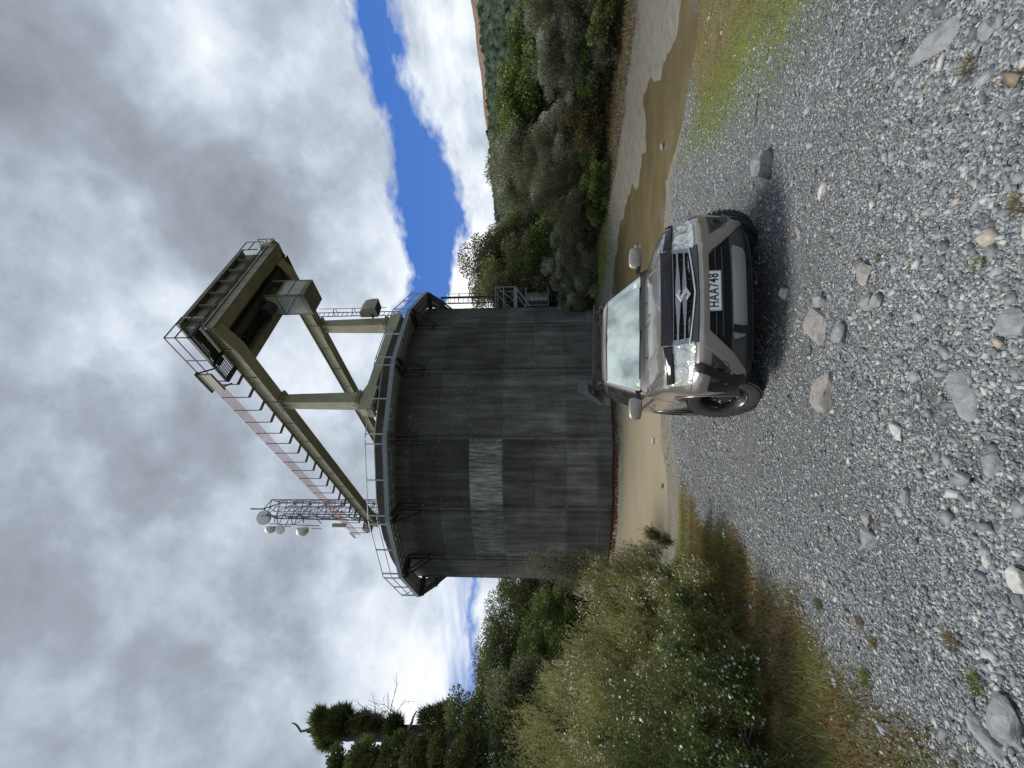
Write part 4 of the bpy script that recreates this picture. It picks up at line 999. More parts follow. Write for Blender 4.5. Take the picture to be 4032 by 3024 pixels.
# --- number plate
PLM = plain('plate_white', (.80, .82, .84), .35, var=.03)
def flat(y, z, off): return Vector((.892 + off, y, z))
pl = drape('number_plate', [(-.193, .686), (.187, .686)], [(-.193, .558), (.187, .558)], .0, .008, PLM, 4, 4, fn=flat, smooth=False)
mb = MB()
for (y0, y1, z0, z1) in ((-.193, .187, .680, .683), (-.193, .187, .561, .564), (-.190, -.187, .561, .683), (.181, .184, .561, .683)): mb.box(.893, .895, y0, y1, z0, z1)
mb.build('plate_border', BLK, pl)
tx = bpy.data.curves.new('plate_letters', 'FONT'); tx.body = 'HAA748'; tx.size = .118; tx.extrude = .001; tx.align_x = 'CENTER'; tx.align_y = 'CENTER'; tx.space_character = 1.13; tx.offset = .0016
to = bpy.data.objects.new('t', tx); COL.objects.link(to); bpy.context.view_layer.update()
me = bpy.data.meshes.new_from_object(to.evaluated_get(bpy.context.evaluated_depsgraph_get())); bpy.data.objects.remove(to)
lt = bpy.data.objects.new('plate_letters', me); COL.objects.link(lt); me.materials.clear(); me.materials.append(BLK); lt.parent = pl
lt.matrix_local = Matrix(((0, 0, 1, .8945), (1, 0, 0, -.003), (0, 1, 0, .622), (0, 0, 0, 1))) @ Matrix.Diagonal((.70, 1.0, 1, 1))
# --- emblem on the grille
E_ = [(50, 100), (86, 77), (70, 66), (50, 79), (38, 70), (100, 34), (50, 0), (14, 23), (30, 34), (50, 21), (62, 30), (0, 66)]
sE = .0013; c = surf(0, .875, .052)
mb = MB(); mb.prism(E_, lambda a, b, t: (c.x + t, (a - 50) * sE * 1.12 - .005, .872 + (b - 50) * sE), -.014, .004)
o = mb.build('emblem', plain('bright_emblem', (.85, .85, .86), .22, .35, coat=1, var=.02), CAR, bevel=.002)
# --- tape holding the bumper corner
def strip(name, pts, w, off=.028):
    t, b_ = [], []
    for i, (y, z) in enumerate(pts):
        a = Vector(pts[max(i - 1, 0)]); c_ = Vector(pts[min(i + 1, len(pts) - 1)]); d = (c_ - a).normalized(); n = Vector((-d.y, d.x)) * w / 2
        t.append((y + n.x, z + n.y)); b_.append((y - n.x, z - n.y))
    return drape(name, t, b_, off, .004, TAPE, 16, 3)
strip('tape', [(-.685, .758), (-.70, .70), (-.735, .60), (-.775, .48), (-.785, .40), (-.76, .34)], .075, .034)
strip('tape', [(-.845, .640), (-.85, .55), (-.845, .46), (-.82, .36)], .075, .018)
strip('tape', [(-.345, .475), (-.355, .41), (-.35, .335)], .07, .052)
# --- cabin
def cx_f(z): return float(np.interp(z, [1.0, 1.10, 1.60, 1.655, 1.70], [-.34, -.44, -1.04, -1.17, -1.5]))
def cw(z): return float(np.interp(z, [1.0, 1.10, 1.35, 1.56, 1.64, 1.67], [.845, .825, .725, .635, .585, .50]))
def cx_r(z): return float(np.interp(z, [1.0, 1.1, 1.5, 1.64], [-3.46, -3.44, -3.30, -3.18]))
CL, CN = .26, 2.6
def cab_front(y, z, off=0):
    w = cw(z); f = lambda yy, zz: cx_f(zz) - CL * (1 - (1 - min(abs(yy) / cw(zz), .999) ** CN) ** (1 / CN))
    e = .004; x = f(y, z); n = Vector((1, -(f(y + e, z) - f(y - e, z)) / (2 * e), -(f(y, z + e) - f(y, z - e)) / (2 * e))).normalized()
    return Vector((x, y, z)) + n * off
def cab_ring(z, n1=36, n2=16, n3=16):
    w, xf, xr = cw(z), cx_f(z), cx_r(z); P = []
    for i in range(n1 + 1):
        th = -PI / 2 + PI * i / n1; c_, s_ = math.cos(th), math.sin(th); P.append((xf - CL + CL * abs(c_) ** (2 / CN), w * math.copysign(abs(s_) ** (2 / CN), s_), z))
    x0 = xf - CL
    for i in range(1, n2 + 1): P.append((x0 + (xr + .15 - x0) * i / n2, w, z))
    for i in range(1, n3 + 1):
        th = PI / 2 + PI * i / n3; c_, s_ = math.cos(th), math.sin(th); P.append((xr + .15 - .15 * abs(c_) ** (2 / 3.5), w * math.copysign(abs(s_) ** (2 / 3.5), s_), z))
    for i in range(1, n2): P.append((xr + .15 + (x0 - xr - .15) * i / n2, -w, z))
    return P
V, Fs = [], []; zl = [1.0, 1.06, 1.12, 1.2, 1.28, 1.36, 1.44, 1.52, 1.57, 1.60, 1.625, 1.645]; rings = [cab_ring(z) for z in zl]; n = len(rings[0]); top = rings[-1]
for t in (.04, .12, .3, .6, .95):
    rings.append([(x + ((min(max(x, -2.6), -1.6)) - x) * t, y * (1 - t), 1.645 + .030 * (1 - (1 - min(t * 1.3, 1)) ** 2)) for x, y, z in top])
for r in rings: V += r
for k in range(len(rings) - 1):
    for i in range(n): a, b_ = k * n + i, k * n + (i + 1) % n; Fs.append((a, b_, b_ + n, a + n))
m_ = (len(rings) - 1) * n; Fs.append(tuple(m_ + i for i in range(n)))
o = MB().add(V, Fs).build('roof', PAINT, CAR); autosmooth(o, 35)
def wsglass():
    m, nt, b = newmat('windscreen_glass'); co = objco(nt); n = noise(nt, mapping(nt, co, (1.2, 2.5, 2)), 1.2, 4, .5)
    lk(nt, ramp(nt, n.outputs[0], [(.38, (.15, .19, .19)), (.5, (.30, .36, .35)), (.62, (.44, .52, .49))]), b.inputs['Base Color']); b.inputs['Roughness'].default_value = .05  # pale grey-green swirls put sky reflections into the base colour
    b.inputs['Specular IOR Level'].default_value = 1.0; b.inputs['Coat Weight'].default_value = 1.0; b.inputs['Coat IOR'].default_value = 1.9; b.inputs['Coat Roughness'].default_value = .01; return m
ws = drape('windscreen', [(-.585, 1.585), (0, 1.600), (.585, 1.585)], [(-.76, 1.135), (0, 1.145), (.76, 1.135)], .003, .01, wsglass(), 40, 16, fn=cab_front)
FR = plain('black_frit', (.01, .012, .012), .15, coat=1, var=.1)
drape('screen_border', [(-.575, 1.585), (0, 1.600), (.575, 1.585)], [(-.580, 1.572), (-.1, 1.583), (0, 1.575), (.1, 1.583), (.580, 1.572)], .0045, .006, FR, 30, 2, fn=cab_front, parent=ws)
drape('screen_border', [(-.765, 1.150), (0, 1.160), (.765, 1.150)], [(-.775, 1.12), (0, 1.13), (.775, 1.12)], .0045, .006, FR, 30, 2, fn=cab_front, parent=ws)
drape('sticker', [(-.70, 1.20), (-.665, 1.20)], [(-.71, 1.165), (-.67, 1.165)], .005, .001, plain('lime_sticker', (.35, .6, .15), .4), 2, 2, fn=cab_front, parent=ws)
drape('sticker', [(.60, 1.24), (.665, 1.24)], [(.61, 1.20), (.68, 1.20)], .005, .001, plain('pale_sticker', (.55, .75, .68), .4), 2, 2, fn=cab_front, parent=ws)
mb = MB(); c = cab_front(-.05, 1.545, -.02); mb.box(c.x - .02, c.x + .0, -.13, .03, 1.50, 1.55); mb.build('rear_view_mirror', GREYP, ws)
# cowl and wipers
mb = MB(); pts = [(-.76, 1.10), (-.4, 1.12), (0, 1.13), (.4, 1.12), (.76, 1.10)]
drape('cowl', [(-.77, 1.135), (0, 1.145), (.77, 1.135)], [(-.78, 1.06), (0, 1.08), (.78, 1.06)], .04, .03, BLK, 30, 3, fn=cab_front)
for y0, y1 in ((.55, -.02), (-.02, -.62)):
    mb = MB(); a = cab_front(y0, 1.135, .05); c_ = cab_front((y0 + y1) / 2, 1.150, .035); d = cab_front(y1, 1.158, .02); mb.tube([a, c_, d], .008, 6)
    mb.bar(cab_front(y0 * .96 + y1 * .04, 1.150, .012), cab_front(y1, 1.16, .012), .016, .02); mb.build('wiper', BLK, CAR)
for y in (.25, -.42): MB().lathe([(.001, 0), (.014, 0), (.012, .012), (.001, .016)], n=10, c=(-.22, y, ztop(-.22, y))).build('washer_jet', BLK, CAR)
for s in (-1, 1):      # shut lines
    drape('shut_line', [(s * .835, .7745), (s * .90, .7705)], [(s * .835, .770), (s * .90, .766)], .0012, .004, RECESS_BLK, 10, 1)
    MB().tube([(x, s * y, ztop(x, y) + .0005) for x, y in ((.56, .70), (.45, .715), (.2, .735), (0, .75), (-.25, .762), (-.5, .77))], .0035, 5).build('shut_line', RECESS_BLK, CAR)
    MB().tube([(x, s * y, ztop(x, y) + .002) for x, y in ((.60, .40), (.4, .43), (.1, .49), (-.3, .56), (-.5, .60))], .006, 6).build('bonnet_crease', PAINT, CAR)
# side glass, doors
SG = plain('dark_side_glass', (.015, .018, .018), .03, coat=1, var=.1)
def side(s):
    def fn(x, z, off): return Vector((x, s * (cw(z) + off), z))
    return fn
def sidb(s):
    def fn(x, z, off): return Vector((x, s * (WB(z) + off), z))
    return fn
for s in (-1, 1):
    drape('side_window', [(-1.26, 1.565), (-1.95, 1.575)], [(-.84, 1.13), (-1.95, 1.13)], .004, .01, SG, 12, 8, fn=side(s))
    drape('side_window', [(-2.03, 1.575), (-2.60, 1.565)], [(-2.03, 1.13), (-2.72, 1.13)], .004, .01, SG, 10, 8, fn=side(s))
    drape('side_window', [(-2.72, 1.56), (-3.02, 1.54)], [(-2.80, 1.16), (-3.15, 1.18)], .004, .01, SG, 6, 6, fn=side(s))
    drape('window_trim', [(-.80, 1.12), (-3.2, 1.12)], [(-.80, 1.095), (-3.2, 1.095)], .008, .012, BLK, 20, 1, fn=side(s))
    mb = MB()
    for x in (-.50, -1.98, -2.30): drape('', [(x, 1.0), (x - .008, 1.0)], [(x + (.0 if x > -2.1 else .1), .42), (x - .008 + (.0 if x > -2.1 else .1), .42)], .0015, .004, None, 1, 8, fn=sidb(s), mb=mb)
    mb.build('door_gap', RECESS_BLK, CAR)
    drape('rocker_trim', [(-.46, .40), (-2.2, .40)], [(-.46, .27), (-2.2, .27)], .012, .02, BLK, 16, 3, fn=sidb(s))
    for x in (-1.72, -2.2):
        mb = MB(); mb.tube([(x, s * (WB(.9) + .002), .905), (x + .02, s * (WB(.9) + .03), .91), (x + .16, s * (WB(.9) + .03), .91), (x + .18, s * (WB(.9) + .002), .905)], .013, 8); mb.build('door_handle', PAINT, CAR)
    drape('side_repeater', [(-.30, .80), (-.36, .80)], [(-.30, .77), (-.36, .77)], .008, .006, REFL, 4, 2, fn=sidb(s))
    # flares over both wheels
    for x in WX:
        mb = MB(); n = 28; r0 = .425; prof_ = [(r0 - .004, .80), (r0 - .004, .912), (r0 + .006, .924), (r0 + .028, .924)]
        mb.lathe([(r, yy * s) for r, yy in prof_], n=n, axis='y', c=(x, 0, WZ + .03), a0=R(-12), a1=R(192), closed=False); o = mb.build('wheel_arch', PAINT, CAR, fix=False); autosmooth(o, 60)
        md = o.modifiers.new('solid', 'SOLIDIFY'); md.thickness = .006; md.offset = 0
    # mirror
    ms = bmesh.new(); bmesh.ops.create_cube(ms, size=1); bmesh.ops.subdivide_edges(ms, edges=ms.edges[:], cuts=4, use_grid_fill=True)
    for v in ms.verts:
        p = v.co * 2; q = Vector([math.copysign(abs(c_) ** 1.0, c_) for c_ in p]); l = (abs(q.x) ** 4 + abs(q.y) ** 4 + abs(q.z) ** 4) ** .25; q = q / max(l, 1e-6) if l > 0 else q
        v.co = Vector((q.x * .065 * (1 - .25 * abs(q.y)), q.y * .140, q.z * .085 * (1 - .12 * (q.y * s > 0) * abs(q.y))))
    me = bpy.data.meshes.new('mirror'); ms.to_mesh(me); ms.free(); me.materials.append(PAINT); mo = bpy.data.objects.new('mirror', me); COL.objects.link(mo); mo.parent = CAR; mo.location = (-.60, s * 1.0, 1.225); autosmooth(mo, 60)
    mb = MB(); mb.hexa([(-.02, -s * .23, -.06), (.03, -s * .23, -.06), (.03, -s * .08, -.075), (-.02, -s * .08, -.075), (-.02, -s * .23, .0), (.03, -s * .23, .0), (.03, -s * .08, -.03), (-.02, -s * .08, -.03)]); mb.build('mirror_arm', BLK, mo)
    mb = MB(); mb.box(-.067, -.060, -.09, .09, -.06, .06); mb.build('mirror_glass', SG, mo)
# --- roof bars, awning
for x, y0, y1, zz in ((-1.62, -.72, .70, 1.79), (-2.35, -.70, .68, 1.79)):
    mb = MB(); mb.tube([(x, y0, zz), (x, y1, zz)], .017, 10)
    mb.build('roof_bar', BLK, CAR)
    for y in (-.58, .58):
        MB().hexa([(x - .06, y - .03, 1.64), (x + .06, y - .03, 1.64), (x + .06, y + .03, 1.64), (x - .06, y + .03, 1.64), (x - .03, y - .025, zz), (x + .03, y - .025, zz), (x + .03, y + .025, zz), (x - .03, y + .025, zz)]).build('bar_foot', BLK, CAR)
for s in (-1, 1):
    mb = MB(); mb.tube([(-1.25, s * .575, 1.645), (-1.4, s * .585, 1.70), (-2.9, s * .585, 1.71), (-3.05, s * .575, 1.66)], .016, 8); mb.build('roof_rail', BLK, CAR)
AW = plain('awning_bag', (.035, .036, .038), .6, var=.2, bumps=.2, bscale=30)
def carY(zx, zy, xplane):   # read a photo point onto a plane across the car
    r = RC.transposed() @ ray((2250 + .5545 * zx) / 1.8228, (780 + .5545 * zy) / 1.8228); o_ = RC.transposed() @ (Vector((0, 0, H)) - Vector((.719, 4.576, 0))); k = (xplane - o_.x) / r.x; return o_ + r * k
a0, a1 = carY(80, 1335, -1.55), carY(208, 1440, -3.35)
mb = MB(); d = (a1 - a0).normalized(); mb.bar(a0, a1, .15, .12); mb.build('awning', AW, CAR, bevel=.01)
mb = MB(); mb.bar(a0 - d * .03, a0 + d * .03, .17, .16); mb.build('awning_cap', GREYP, CAR)
mb = MB(); mb.bar((-1.62, -.70, 1.78), (-1.62, a0.lerp(a1, .05).y, 1.80), .03); mb.bar((-2.35, -.70, 1.78), (-2.35, a0.lerp(a1, .45).y, 1.79), .03); mb.build('awning_bracket', BLK, CAR)
# --- wheels
RIM = plain('black_steel_rim', (.035, .035, .037), .35, .4, coat=.4, var=.3, vscale=6)
def wheel(x, s, steer):
    w = empty('wheel', (x, s * .835, WZ), (0, 0, steer), CAR)
    T = MB(); pr = [(.225, -.085), (.245, -.105), (.30, -.118), (.342, -.112), (.358, -.092), (.362, -.05), (.362, .05), (.358, .092), (.342, .112), (.30, .118), (.245, .105), (.225, .085)]
    T.lathe([(r, y) for r, y in pr], n=64, axis='y'); 
    o = T.build('tyre', RUB, w); autosmooth(o, 30)
    T = MB()
    for i in range(46):
        a = 2 * PI * i / 46
        for y0, y1, da in ((-.108, -.060, .0), (-.052, -.006, .07), (.006, .052, 0), (.060, .108, .07)):
            p = []
            for r_ in (.352, .369):
                for (aa, yy) in ((a + da - .05, y0), (a + da + .05, y0), (a + da + .05, y1), (a + da - .05, y1)): p.append((r_ * math.sin(aa), yy, r_ * math.cos(aa)))
            T.hexa(p)
    T.build('tread', RUB, w)
    o = MB().lathe([(.228, s * .088), (.236, s * .100), (.226, s * .102), (.214, s * .085), (.205, s * .03), (.195, s * .0), (.19, -s * .09)], n=48, axis='y').build('rim', RIM, w, fix=False); autosmooth(o, 50)
    md = o.modifiers.new('s', 'SOLIDIFY'); md.thickness = .004
    # dished disc with eight windows
    D = MB(); prof_ = [(.196, .015), (.175, .030), (.115, .058), (.105, .070), (.060, .070), (.055, .085), (.035, .090), (.0005, .090)]
    n = 64; m = len(prof_); base = 0
    for i in range(n):
        a = 2 * PI * i / n
        for r_, y in prof_: D.v.append((r_ * math.cos(a), s * y, r_ * math.sin(a)))
    for i in range(n):
        j = (i + 1) % n
        for k in range(m - 1):
            if k == 1 and (i % 8) in (2, 3, 4, 5): continue
            D.f.append((i * m + k, j * m + k, j * m + k + 1, i * m + k + 1))
    # narrow each window into a rounded triangle
    for q in range(8):
        i0 = q * 8 + 2; 
        for a_, b_ in ((i0, i0 + 1), ): D.f.append((a_ * m + 1, (a_ + 1) * m + 1, a_ * m + 2)) 
        D.f.append(((i0 + 3) * m + 1, (i0 + 4) * m + 1, (i0 + 4) * m + 2))
    o = D.build('wheel_disc', RIM, w); md = o.modifiers.new('s', 'SOLIDIFY'); md.thickness = .006; md.offset = -1
    for i in range(5):
        a = 2 * PI * i / 5 + .5; o = MB().lathe([(.012, s * .066), (.012, s * .088), (.008, s * .098), (.0005, s * .102)], n=10, axis='y', c=(.085 * math.cos(a), 0, .085 * math.sin(a))).build('lug_nut', CHROME, w); autosmooth(o)
    MB().lathe([(.001, s * -.06), (.18, s * -.06), (.18, s * -.02), (.001, s * -.02)], n=32, axis='y').build('brake_disc', RECESS_BLK, w)
for x, st in ((0, R(28)), (-2.64, 0)):
    for s in (-1, 1): wheel(x, s, st)
# dark liners so that no daylight shows through the arches
for x in WX:
    for s in (-1, 1):
        o = MB().lathe([(.40, s * .48), (.42, s * .84)], n=32, axis='y', c=(x, 0, WZ + .035), a0=R(0), a1=R(180), closed=False).build('arch_liner', RECESS_BLK, CAR, fix=False)
MB().box(-3.56, -3.50, -.35, .35, .5, 1.2).build('spare_wheel_cover', BLK, CAR)
# ------------------------------------------------------------------ vegetation
def leafmat(name, dark, mid, light, trans=.25, rough=.55):
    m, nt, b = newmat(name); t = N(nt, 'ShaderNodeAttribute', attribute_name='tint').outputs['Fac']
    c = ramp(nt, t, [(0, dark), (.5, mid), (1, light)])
    lk(nt, c, b.inputs['Base Color']); b.inputs['Roughness'].default_value = rough; b.inputs['Specular IOR Level'].default_value = .35
    tr = N(nt, 'ShaderNodeBsdfTranslucent'); lk(nt, c, tr.inputs[0]); mx = N(nt, 'ShaderNodeMixShader'); mx.inputs[0].default_value = trans
    out = nt.nodes['Material Output']; lk(nt, b.outputs[0], mx.inputs[1]); lk(nt, tr.outputs[0], mx.inputs[2]); lk(nt, mx.outputs[0], out.inputs[0])
    return m
BARK = plain('grey_bark', (.075, .062, .05), .9, var=.4, vscale=8, bumps=.6, bscale=25)
BARKD = plain('dark_bark', (.035, .03, .027), .9, var=.5, vscale=5, bumps=.8, bscale=14)
DEADW = plain('dead_wood', (.16, .145, .125), .9, var=.3, vscale=8, bumps=.5, bscale=20)
L_BEECH = leafmat('beech_leaf', (.045, .062, .022), (.135, .165, .055), (.28, .31, .12))
L_LIGHT = leafmat('fresh_green_leaf', (.04, .065, .016), (.11, .155, .04), (.23, .29, .085))
L_GREY = leafmat('grey_green_leaf', (.05, .062, .03), (.16, .18, .09), (.52, .54, .42))
L_BROWN = leafmat('brownish_leaf', (.045, .048, .025), (.115, .12, .06), (.27, .27, .16))
L_RUST = leafmat('rusty_leaf', (.07, .055, .02), (.14, .11, .04), (.24, .20, .08))
L_MAN = leafmat('manuka_leaf', (.08, .085, .02), (.28, .27, .085), (.50, .47, .20), .3)
L_MAND = leafmat('deep_manuka_leaf', (.035, .055, .012), (.11, .15, .03), (.24, .29, .075), .3)
FLOWER = leafmat('white_flower', (.60, .60, .56), (.78, .78, .75), (.88, .88, .86), .15)
L_GRASS = leafmat('grass_blade', (.07, .10, .016), (.16, .20, .04), (.30, .34, .11), .3)
L_DRY = leafmat('dry_grass_blade', (.12, .085, .04), (.24, .19, .10), (.42, .36, .22), .3)
L_RED = leafmat('russet_stalk', (.09, .035, .016), (.19, .075, .032), (.28, .15, .08), .3)
L_DEAD = leafmat('lichen_twig', (.05, .045, .04), (.12, .11, .095), (.22, .21, .19))
def unit(v): return v / np.maximum(np.linalg.norm(v, axis=-1, keepdims=True), 1e-6)
def leaves(name, P, D, L, Wd, tint, mat, parent, bendy=0):
    """one pointed leaf (2 tris as a diamond quad) per row of P, lying along D"""
    n = len(P); rg = np.random.default_rng(n)
    D = unit(D); r = unit(np.cross(D, rg.normal(size=(n, 3)))); L = np.asarray(L).reshape(-1, 1); Wd = np.asarray(Wd).reshape(-1, 1)
    a = P; c = P + D * L; mdl = P + D * L * .45; nrm = np.cross(D, r)
    b_ = mdl + r * Wd / 2 + nrm * Wd * .12; d = mdl - r * Wd / 2 + nrm * Wd * .12
    V = np.stack([a, b_, c, d], 1).reshape(-1, 3); F = np.arange(4 * n).reshape(-1, 4)
    return npmesh(name, V, F, mat, parent, attrs={'tint': ('FACE', tint)})
def clumps(c, rad, n, rg, fill=.35):
    """n clump centres spread through an uneven ellipsoid"""
    d = unit(rg.normal(size=(n, 3))); r = (fill + (1 - fill) * rg.random(n) ** .6)[:, None]
    wob = 1 + .22 * np.sin(3.1 * d[:, :1] + 5 * d[:, 1:2] + rg.uniform(0, 6)) * np.cos(4 * d[:, 2:3])
    return np.array(c) + d * r * wob * np.array(rad)
def branches(mb, base, tips, r0, rg, sway=.25, nseg=5, n=5, fork=.45, tipr=.008):
    base = np.array(base, float)
    for t in tips:
        hub = base + (np.mean(tips, 0) - base) * fork + rg.normal(0, .08, 3) * np.linalg.norm(t - base) * .3
        pts = []; side = rg.normal(0, sway, 3) * np.linalg.norm(t - base) * .3
        for k in range(nseg + 1):
            u = k / nseg; p = (1 - u) ** 2 * base + 2 * u * (1 - u) * hub + u * u * t + side * math.sin(PI * u) * .5 + rg.normal(0, .015, 3) * np.linalg.norm(t - base) * (0 < k < nseg)
            pts.append(p)
        mb.tube(pts, [max(tipr, r0 * (1 - k / nseg) ** 1.1 + tipr) for k in range(nseg + 1)], n, cap=False)
def tree(name, label, x, y, zbase, crowns, leafm, nl, ll, lw, cat='tree', group=None, seed=0, ncl=26, csz=.20, upb=.25, trunk_r=.12, bark=None, tintc=.5, tints=.2, lean=(0, 0), kind=None, nbr=9, extra=None, droop=0, visible_dead=0):
    """crowns: list of (cx, cy, cz, rx, ry, rz) relative to the base"""
    rg = np.random.default_rng(seed + 100); z0 = zbase if zbase is not None else float(ground_z(x, y)) - .1
    T = empty(name, (x, y, z0)); tag(T, label, cat, group)
    C = []; S = []
    for c in crowns:
        k = max(4, int(ncl * (c[3] * c[5]) / max(1e-6, crowns[0][3] * crowns[0][5])))
        C.append(clumps(c[:3], c[3:], k, rg)); S.append(np.full(k, min((c[3] + c[5]) / 2, c[3] * 1.1) * csz))
    C = np.concatenate(C); S = np.concatenate(S) * rg.uniform(.65, 1.5, len(C))
    w = S ** 2; idx = rg.choice(len(C), nl, p=w / w.sum())
    d = unit(rg.normal(size=(nl, 3))); rr = rg.random(nl) ** .45
    P = C[idx] + d * (rr * S[idx])[:, None] * np.array([1.15, 1.15, .72])
    ctr = np.mean(C, 0)
    D = d * .8 + unit(C[idx] - ctr) * .5 + rg.normal(0, .5, (nl, 3)); D[:, 2] += upb - droop
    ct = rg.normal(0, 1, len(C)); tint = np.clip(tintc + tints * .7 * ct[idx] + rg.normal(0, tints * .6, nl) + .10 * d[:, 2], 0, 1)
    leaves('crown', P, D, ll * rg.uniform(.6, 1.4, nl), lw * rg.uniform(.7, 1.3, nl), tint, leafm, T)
    mb = MB(); tips = C[rg.choice(len(C), min(nbr, len(C)), replace=False)]
    low = C[:, 2].min()
    for c in crowns[:1]:
        top = np.array([c[0] * .8, c[1] * .8, c[2] + c[5] * .3]); pts = [np.array([0, 0, -.3]) * 1.0, top * .35 + rg.normal(0, .05, 3), top * .7 + rg.normal(0, .08, 3), top]
        mb.tube(pts, [trunk_r * 1.25, trunk_r, trunk_r * .65, trunk_r * .25], 8, cap=False)
    branches(mb, (0, 0, 0), tips, trunk_r * .45, rg)
    mb.build('trunk', bark or BARK, T, smooth=True, fix=False)
    if extra: extra(T, C, S, rg)
    return T
def dead_twigs(T, C, S, rg, n=900, mat=None, ln=.35):
    idx = rg.integers(0, len(C), n); P = C[idx] + rg.normal(0, 1, (n, 3)) * S[idx][:, None] * .8; D = rg.normal(0, .7, (n, 3)); D[:, 2] += .9
    leaves('dead_twigs', P, D, ln * rg.uniform(.5, 1.6, n), .018, np.clip(rg.normal(.6, .25, n), 0, 1), mat or L_DEAD, T)

# ---- trees on the far bank to the right, left to right in the upright view
# x, y (plan), photo row of the top (big x = low), label, material...
def topz(px, py, Y): return atY(px, py, Y).z
def planx(py, Y, px=1150): return atY(px, py, Y).x
RB = [  # photo y, distance Y, photo x of crown top, half width (m), material, n leaves, label, kind
    (635, 33.0, 1048, 2.3, L_BEECH, 34000, 'dark tree just right of the tower, behind its service balcony', 'tree'),
    (585, 36.0, 1018, 3.2, L_BROWN, 60000, 'tall rusty topped tree standing highest to the right of the tower', 'tree'),
    (528, 37.0, 1040, 2.6, L_BEECH, 36000, 'rounded dark green tree right of the rusty topped one', 'tree'),
    (600, 31.0, 1075, 2.3, L_BROWN, 34000, 'olive brown tree in front of the rusty topped one', 'tree'),
    (560, 30.0, 1110, 2.0, L_LIGHT, 20000, 'bright green small tree low between the tower and the bushes', 'tree'),
    (385, 33.0, 1050, 2.4, L_GREY, 40000, 'open grey green tree with ragged top against the blue sky', 'tree'),
    (335, 29.0, 1066, 2.2, L_GREY, 36000, 'grey leaved tree leaning beside the ragged topped one', 'tree'),
    (272, 30.0, 1072, 2.5, L_LIGHT, 44000, 'bright green tree on the right part of the far bank', 'tree'),
    (205, 29.0, 1082, 2.5, L_LIGHT, 44000, 'fresh green bushy tree, second of the bright ones toward the right', 'tree'),
    (130, 28.5, 1094, 2.4, L_LIGHT, 40000, 'slim pointed bright green tree furthest right of the bright ones', 'tree'),
    (60, 30.0, 1112, 2.6, L_LIGHT, 18000, 'half hidden green tree above the grey shrubs at the photo edge', 'tree'),
    (-40, 27.0, 1120, 3.0, L_BEECH, 16000, 'dark tree at the extreme right edge of the far bank', 'tree'),
]
for i, (py, Y, px, hw, mt, nl, lab, cat) in enumerate(RB):
    x = planx(py, Y); zb = float(ground_z(x, Y)) - .1; ht = topz(px, py, Y) - zb
    rz = ht * .42
    cr = [(0, 0, ht - rz * 1.02, hw, hw, rz), (hw * .55, -.4, ht * .40, hw * .75, hw * .7, ht * .34), (-hw * .5, .3, ht * .36, hw * .7, hw * .7, ht * .32)]
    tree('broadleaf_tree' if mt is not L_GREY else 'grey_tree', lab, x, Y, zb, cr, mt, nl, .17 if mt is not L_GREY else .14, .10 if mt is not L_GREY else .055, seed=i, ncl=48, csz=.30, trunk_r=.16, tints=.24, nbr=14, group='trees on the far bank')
SB = [  # shrubs in front of them
    (640, 25.5, 1205, 1.5, L_GREY, 20000, 'grey green shrub against the right foot of the tower'),
    (585, 24.8, 1180, 1.6, L_GREY, 26000, 'tall feathery grey shrub, first one clear of the tower'),
    (522, 26.0, 1200, 1.4, L_GREY, 22000, 'feathery grey shrub above the green grass strip'),
    (470, 23.5, 1222, 1.4, L_BEECH, 16000, 'dark green shrub between the feathery and the brown shrubs'),
    (425, 22.6, 1172, 1.8, L_BROWN, 30000, 'large brown twiggy shrub in the middle of the right bank'),
    (365, 22.0, 1135, 1.7, L_BROWN, 28000, 'brownish twiggy shrub with pale top, right of the large brown one'),
    (395, 20.6, 1262, .8, L_LIGHT, 9000, 'low bright green bush at the foot of the brown shrubs'),
    (440, 21.6, 1270, .9, L_LIGHT, 9000, 'low green bush on the bank left of the bright one'),
    (300, 20.8, 1150, 1.5, L_GREY, 24000, 'pale grey shrub standing before the bright green trees'),
    (258, 19.8, 1205, 1.3, L_RUST, 14000, 'rust tinged shrub with orange brown leaves'),
    (225, 19.6, 1215, 1.2, L_GREY, 18000, 'silvery shrub beside the rust tinged one'),
    (185, 19.0, 1245, 1.1, L_LIGHT, 14000, 'yellow green bush below the silvery shrubs'),
    (150, 19.4, 1150, 1.5, L_GREY, 24000, 'pale flecked grey shrub, third from the right edge'),
    (95, 18.4, 1160, 1.4, L_GREY, 26000, 'big pale grey shrub, second from the right edge'),
    (30, 17.8, 1140, 1.6, L_GREY, 28000, 'large silvery shrub at the right edge of the far bank'),
    (-50, 17.2, 1180, 1.6, L_BROWN, 16000, 'brown shrub partly outside the right edge'),
    (60, 16.9, 1275, .9, L_BEECH, 12000, 'low dark bush at the waterside on the far right'),
    (115, 17.6, 1290, .9, L_BROWN, 11000, 'low brown bush at the waterside'),
    (330, 20.9, 1255, 1.0, L_BEECH, 14000, 'low dark bush under the pale grey shrub'),
    (500, 24.2, 1270, 1.0, L_BROWN, 12000, 'low brown bush above the grass strip'),
]
for i, (py, Y, px, hw, mt, nl, lab) in enumerate(SB):
    x = planx(py, Y); zb = float(ground_z(x, Y)) - .1; ht = topz(px, py, Y) - zb
    cr = [(0, 0, ht * .62, hw, hw * .9, ht * .40), (hw * .3, -.3, ht * .28, hw * .95, hw * .8, ht * .28)]
    grey = mt in (L_GREY, L_BROWN)
    tree('shrub', lab, x, Y, zb, cr, mt, nl, .13 if grey else .12, .030 if grey else .06, cat='shrub', seed=40 + i, ncl=26, csz=.28, trunk_r=.05, tints=.27, upb=.8 if grey else .3, nbr=12, group='shrubs on the far bank', extra=(lambda T, C, S, rg: dead_twigs(T, C, S, rg, 700, None, .4)) if grey else None)
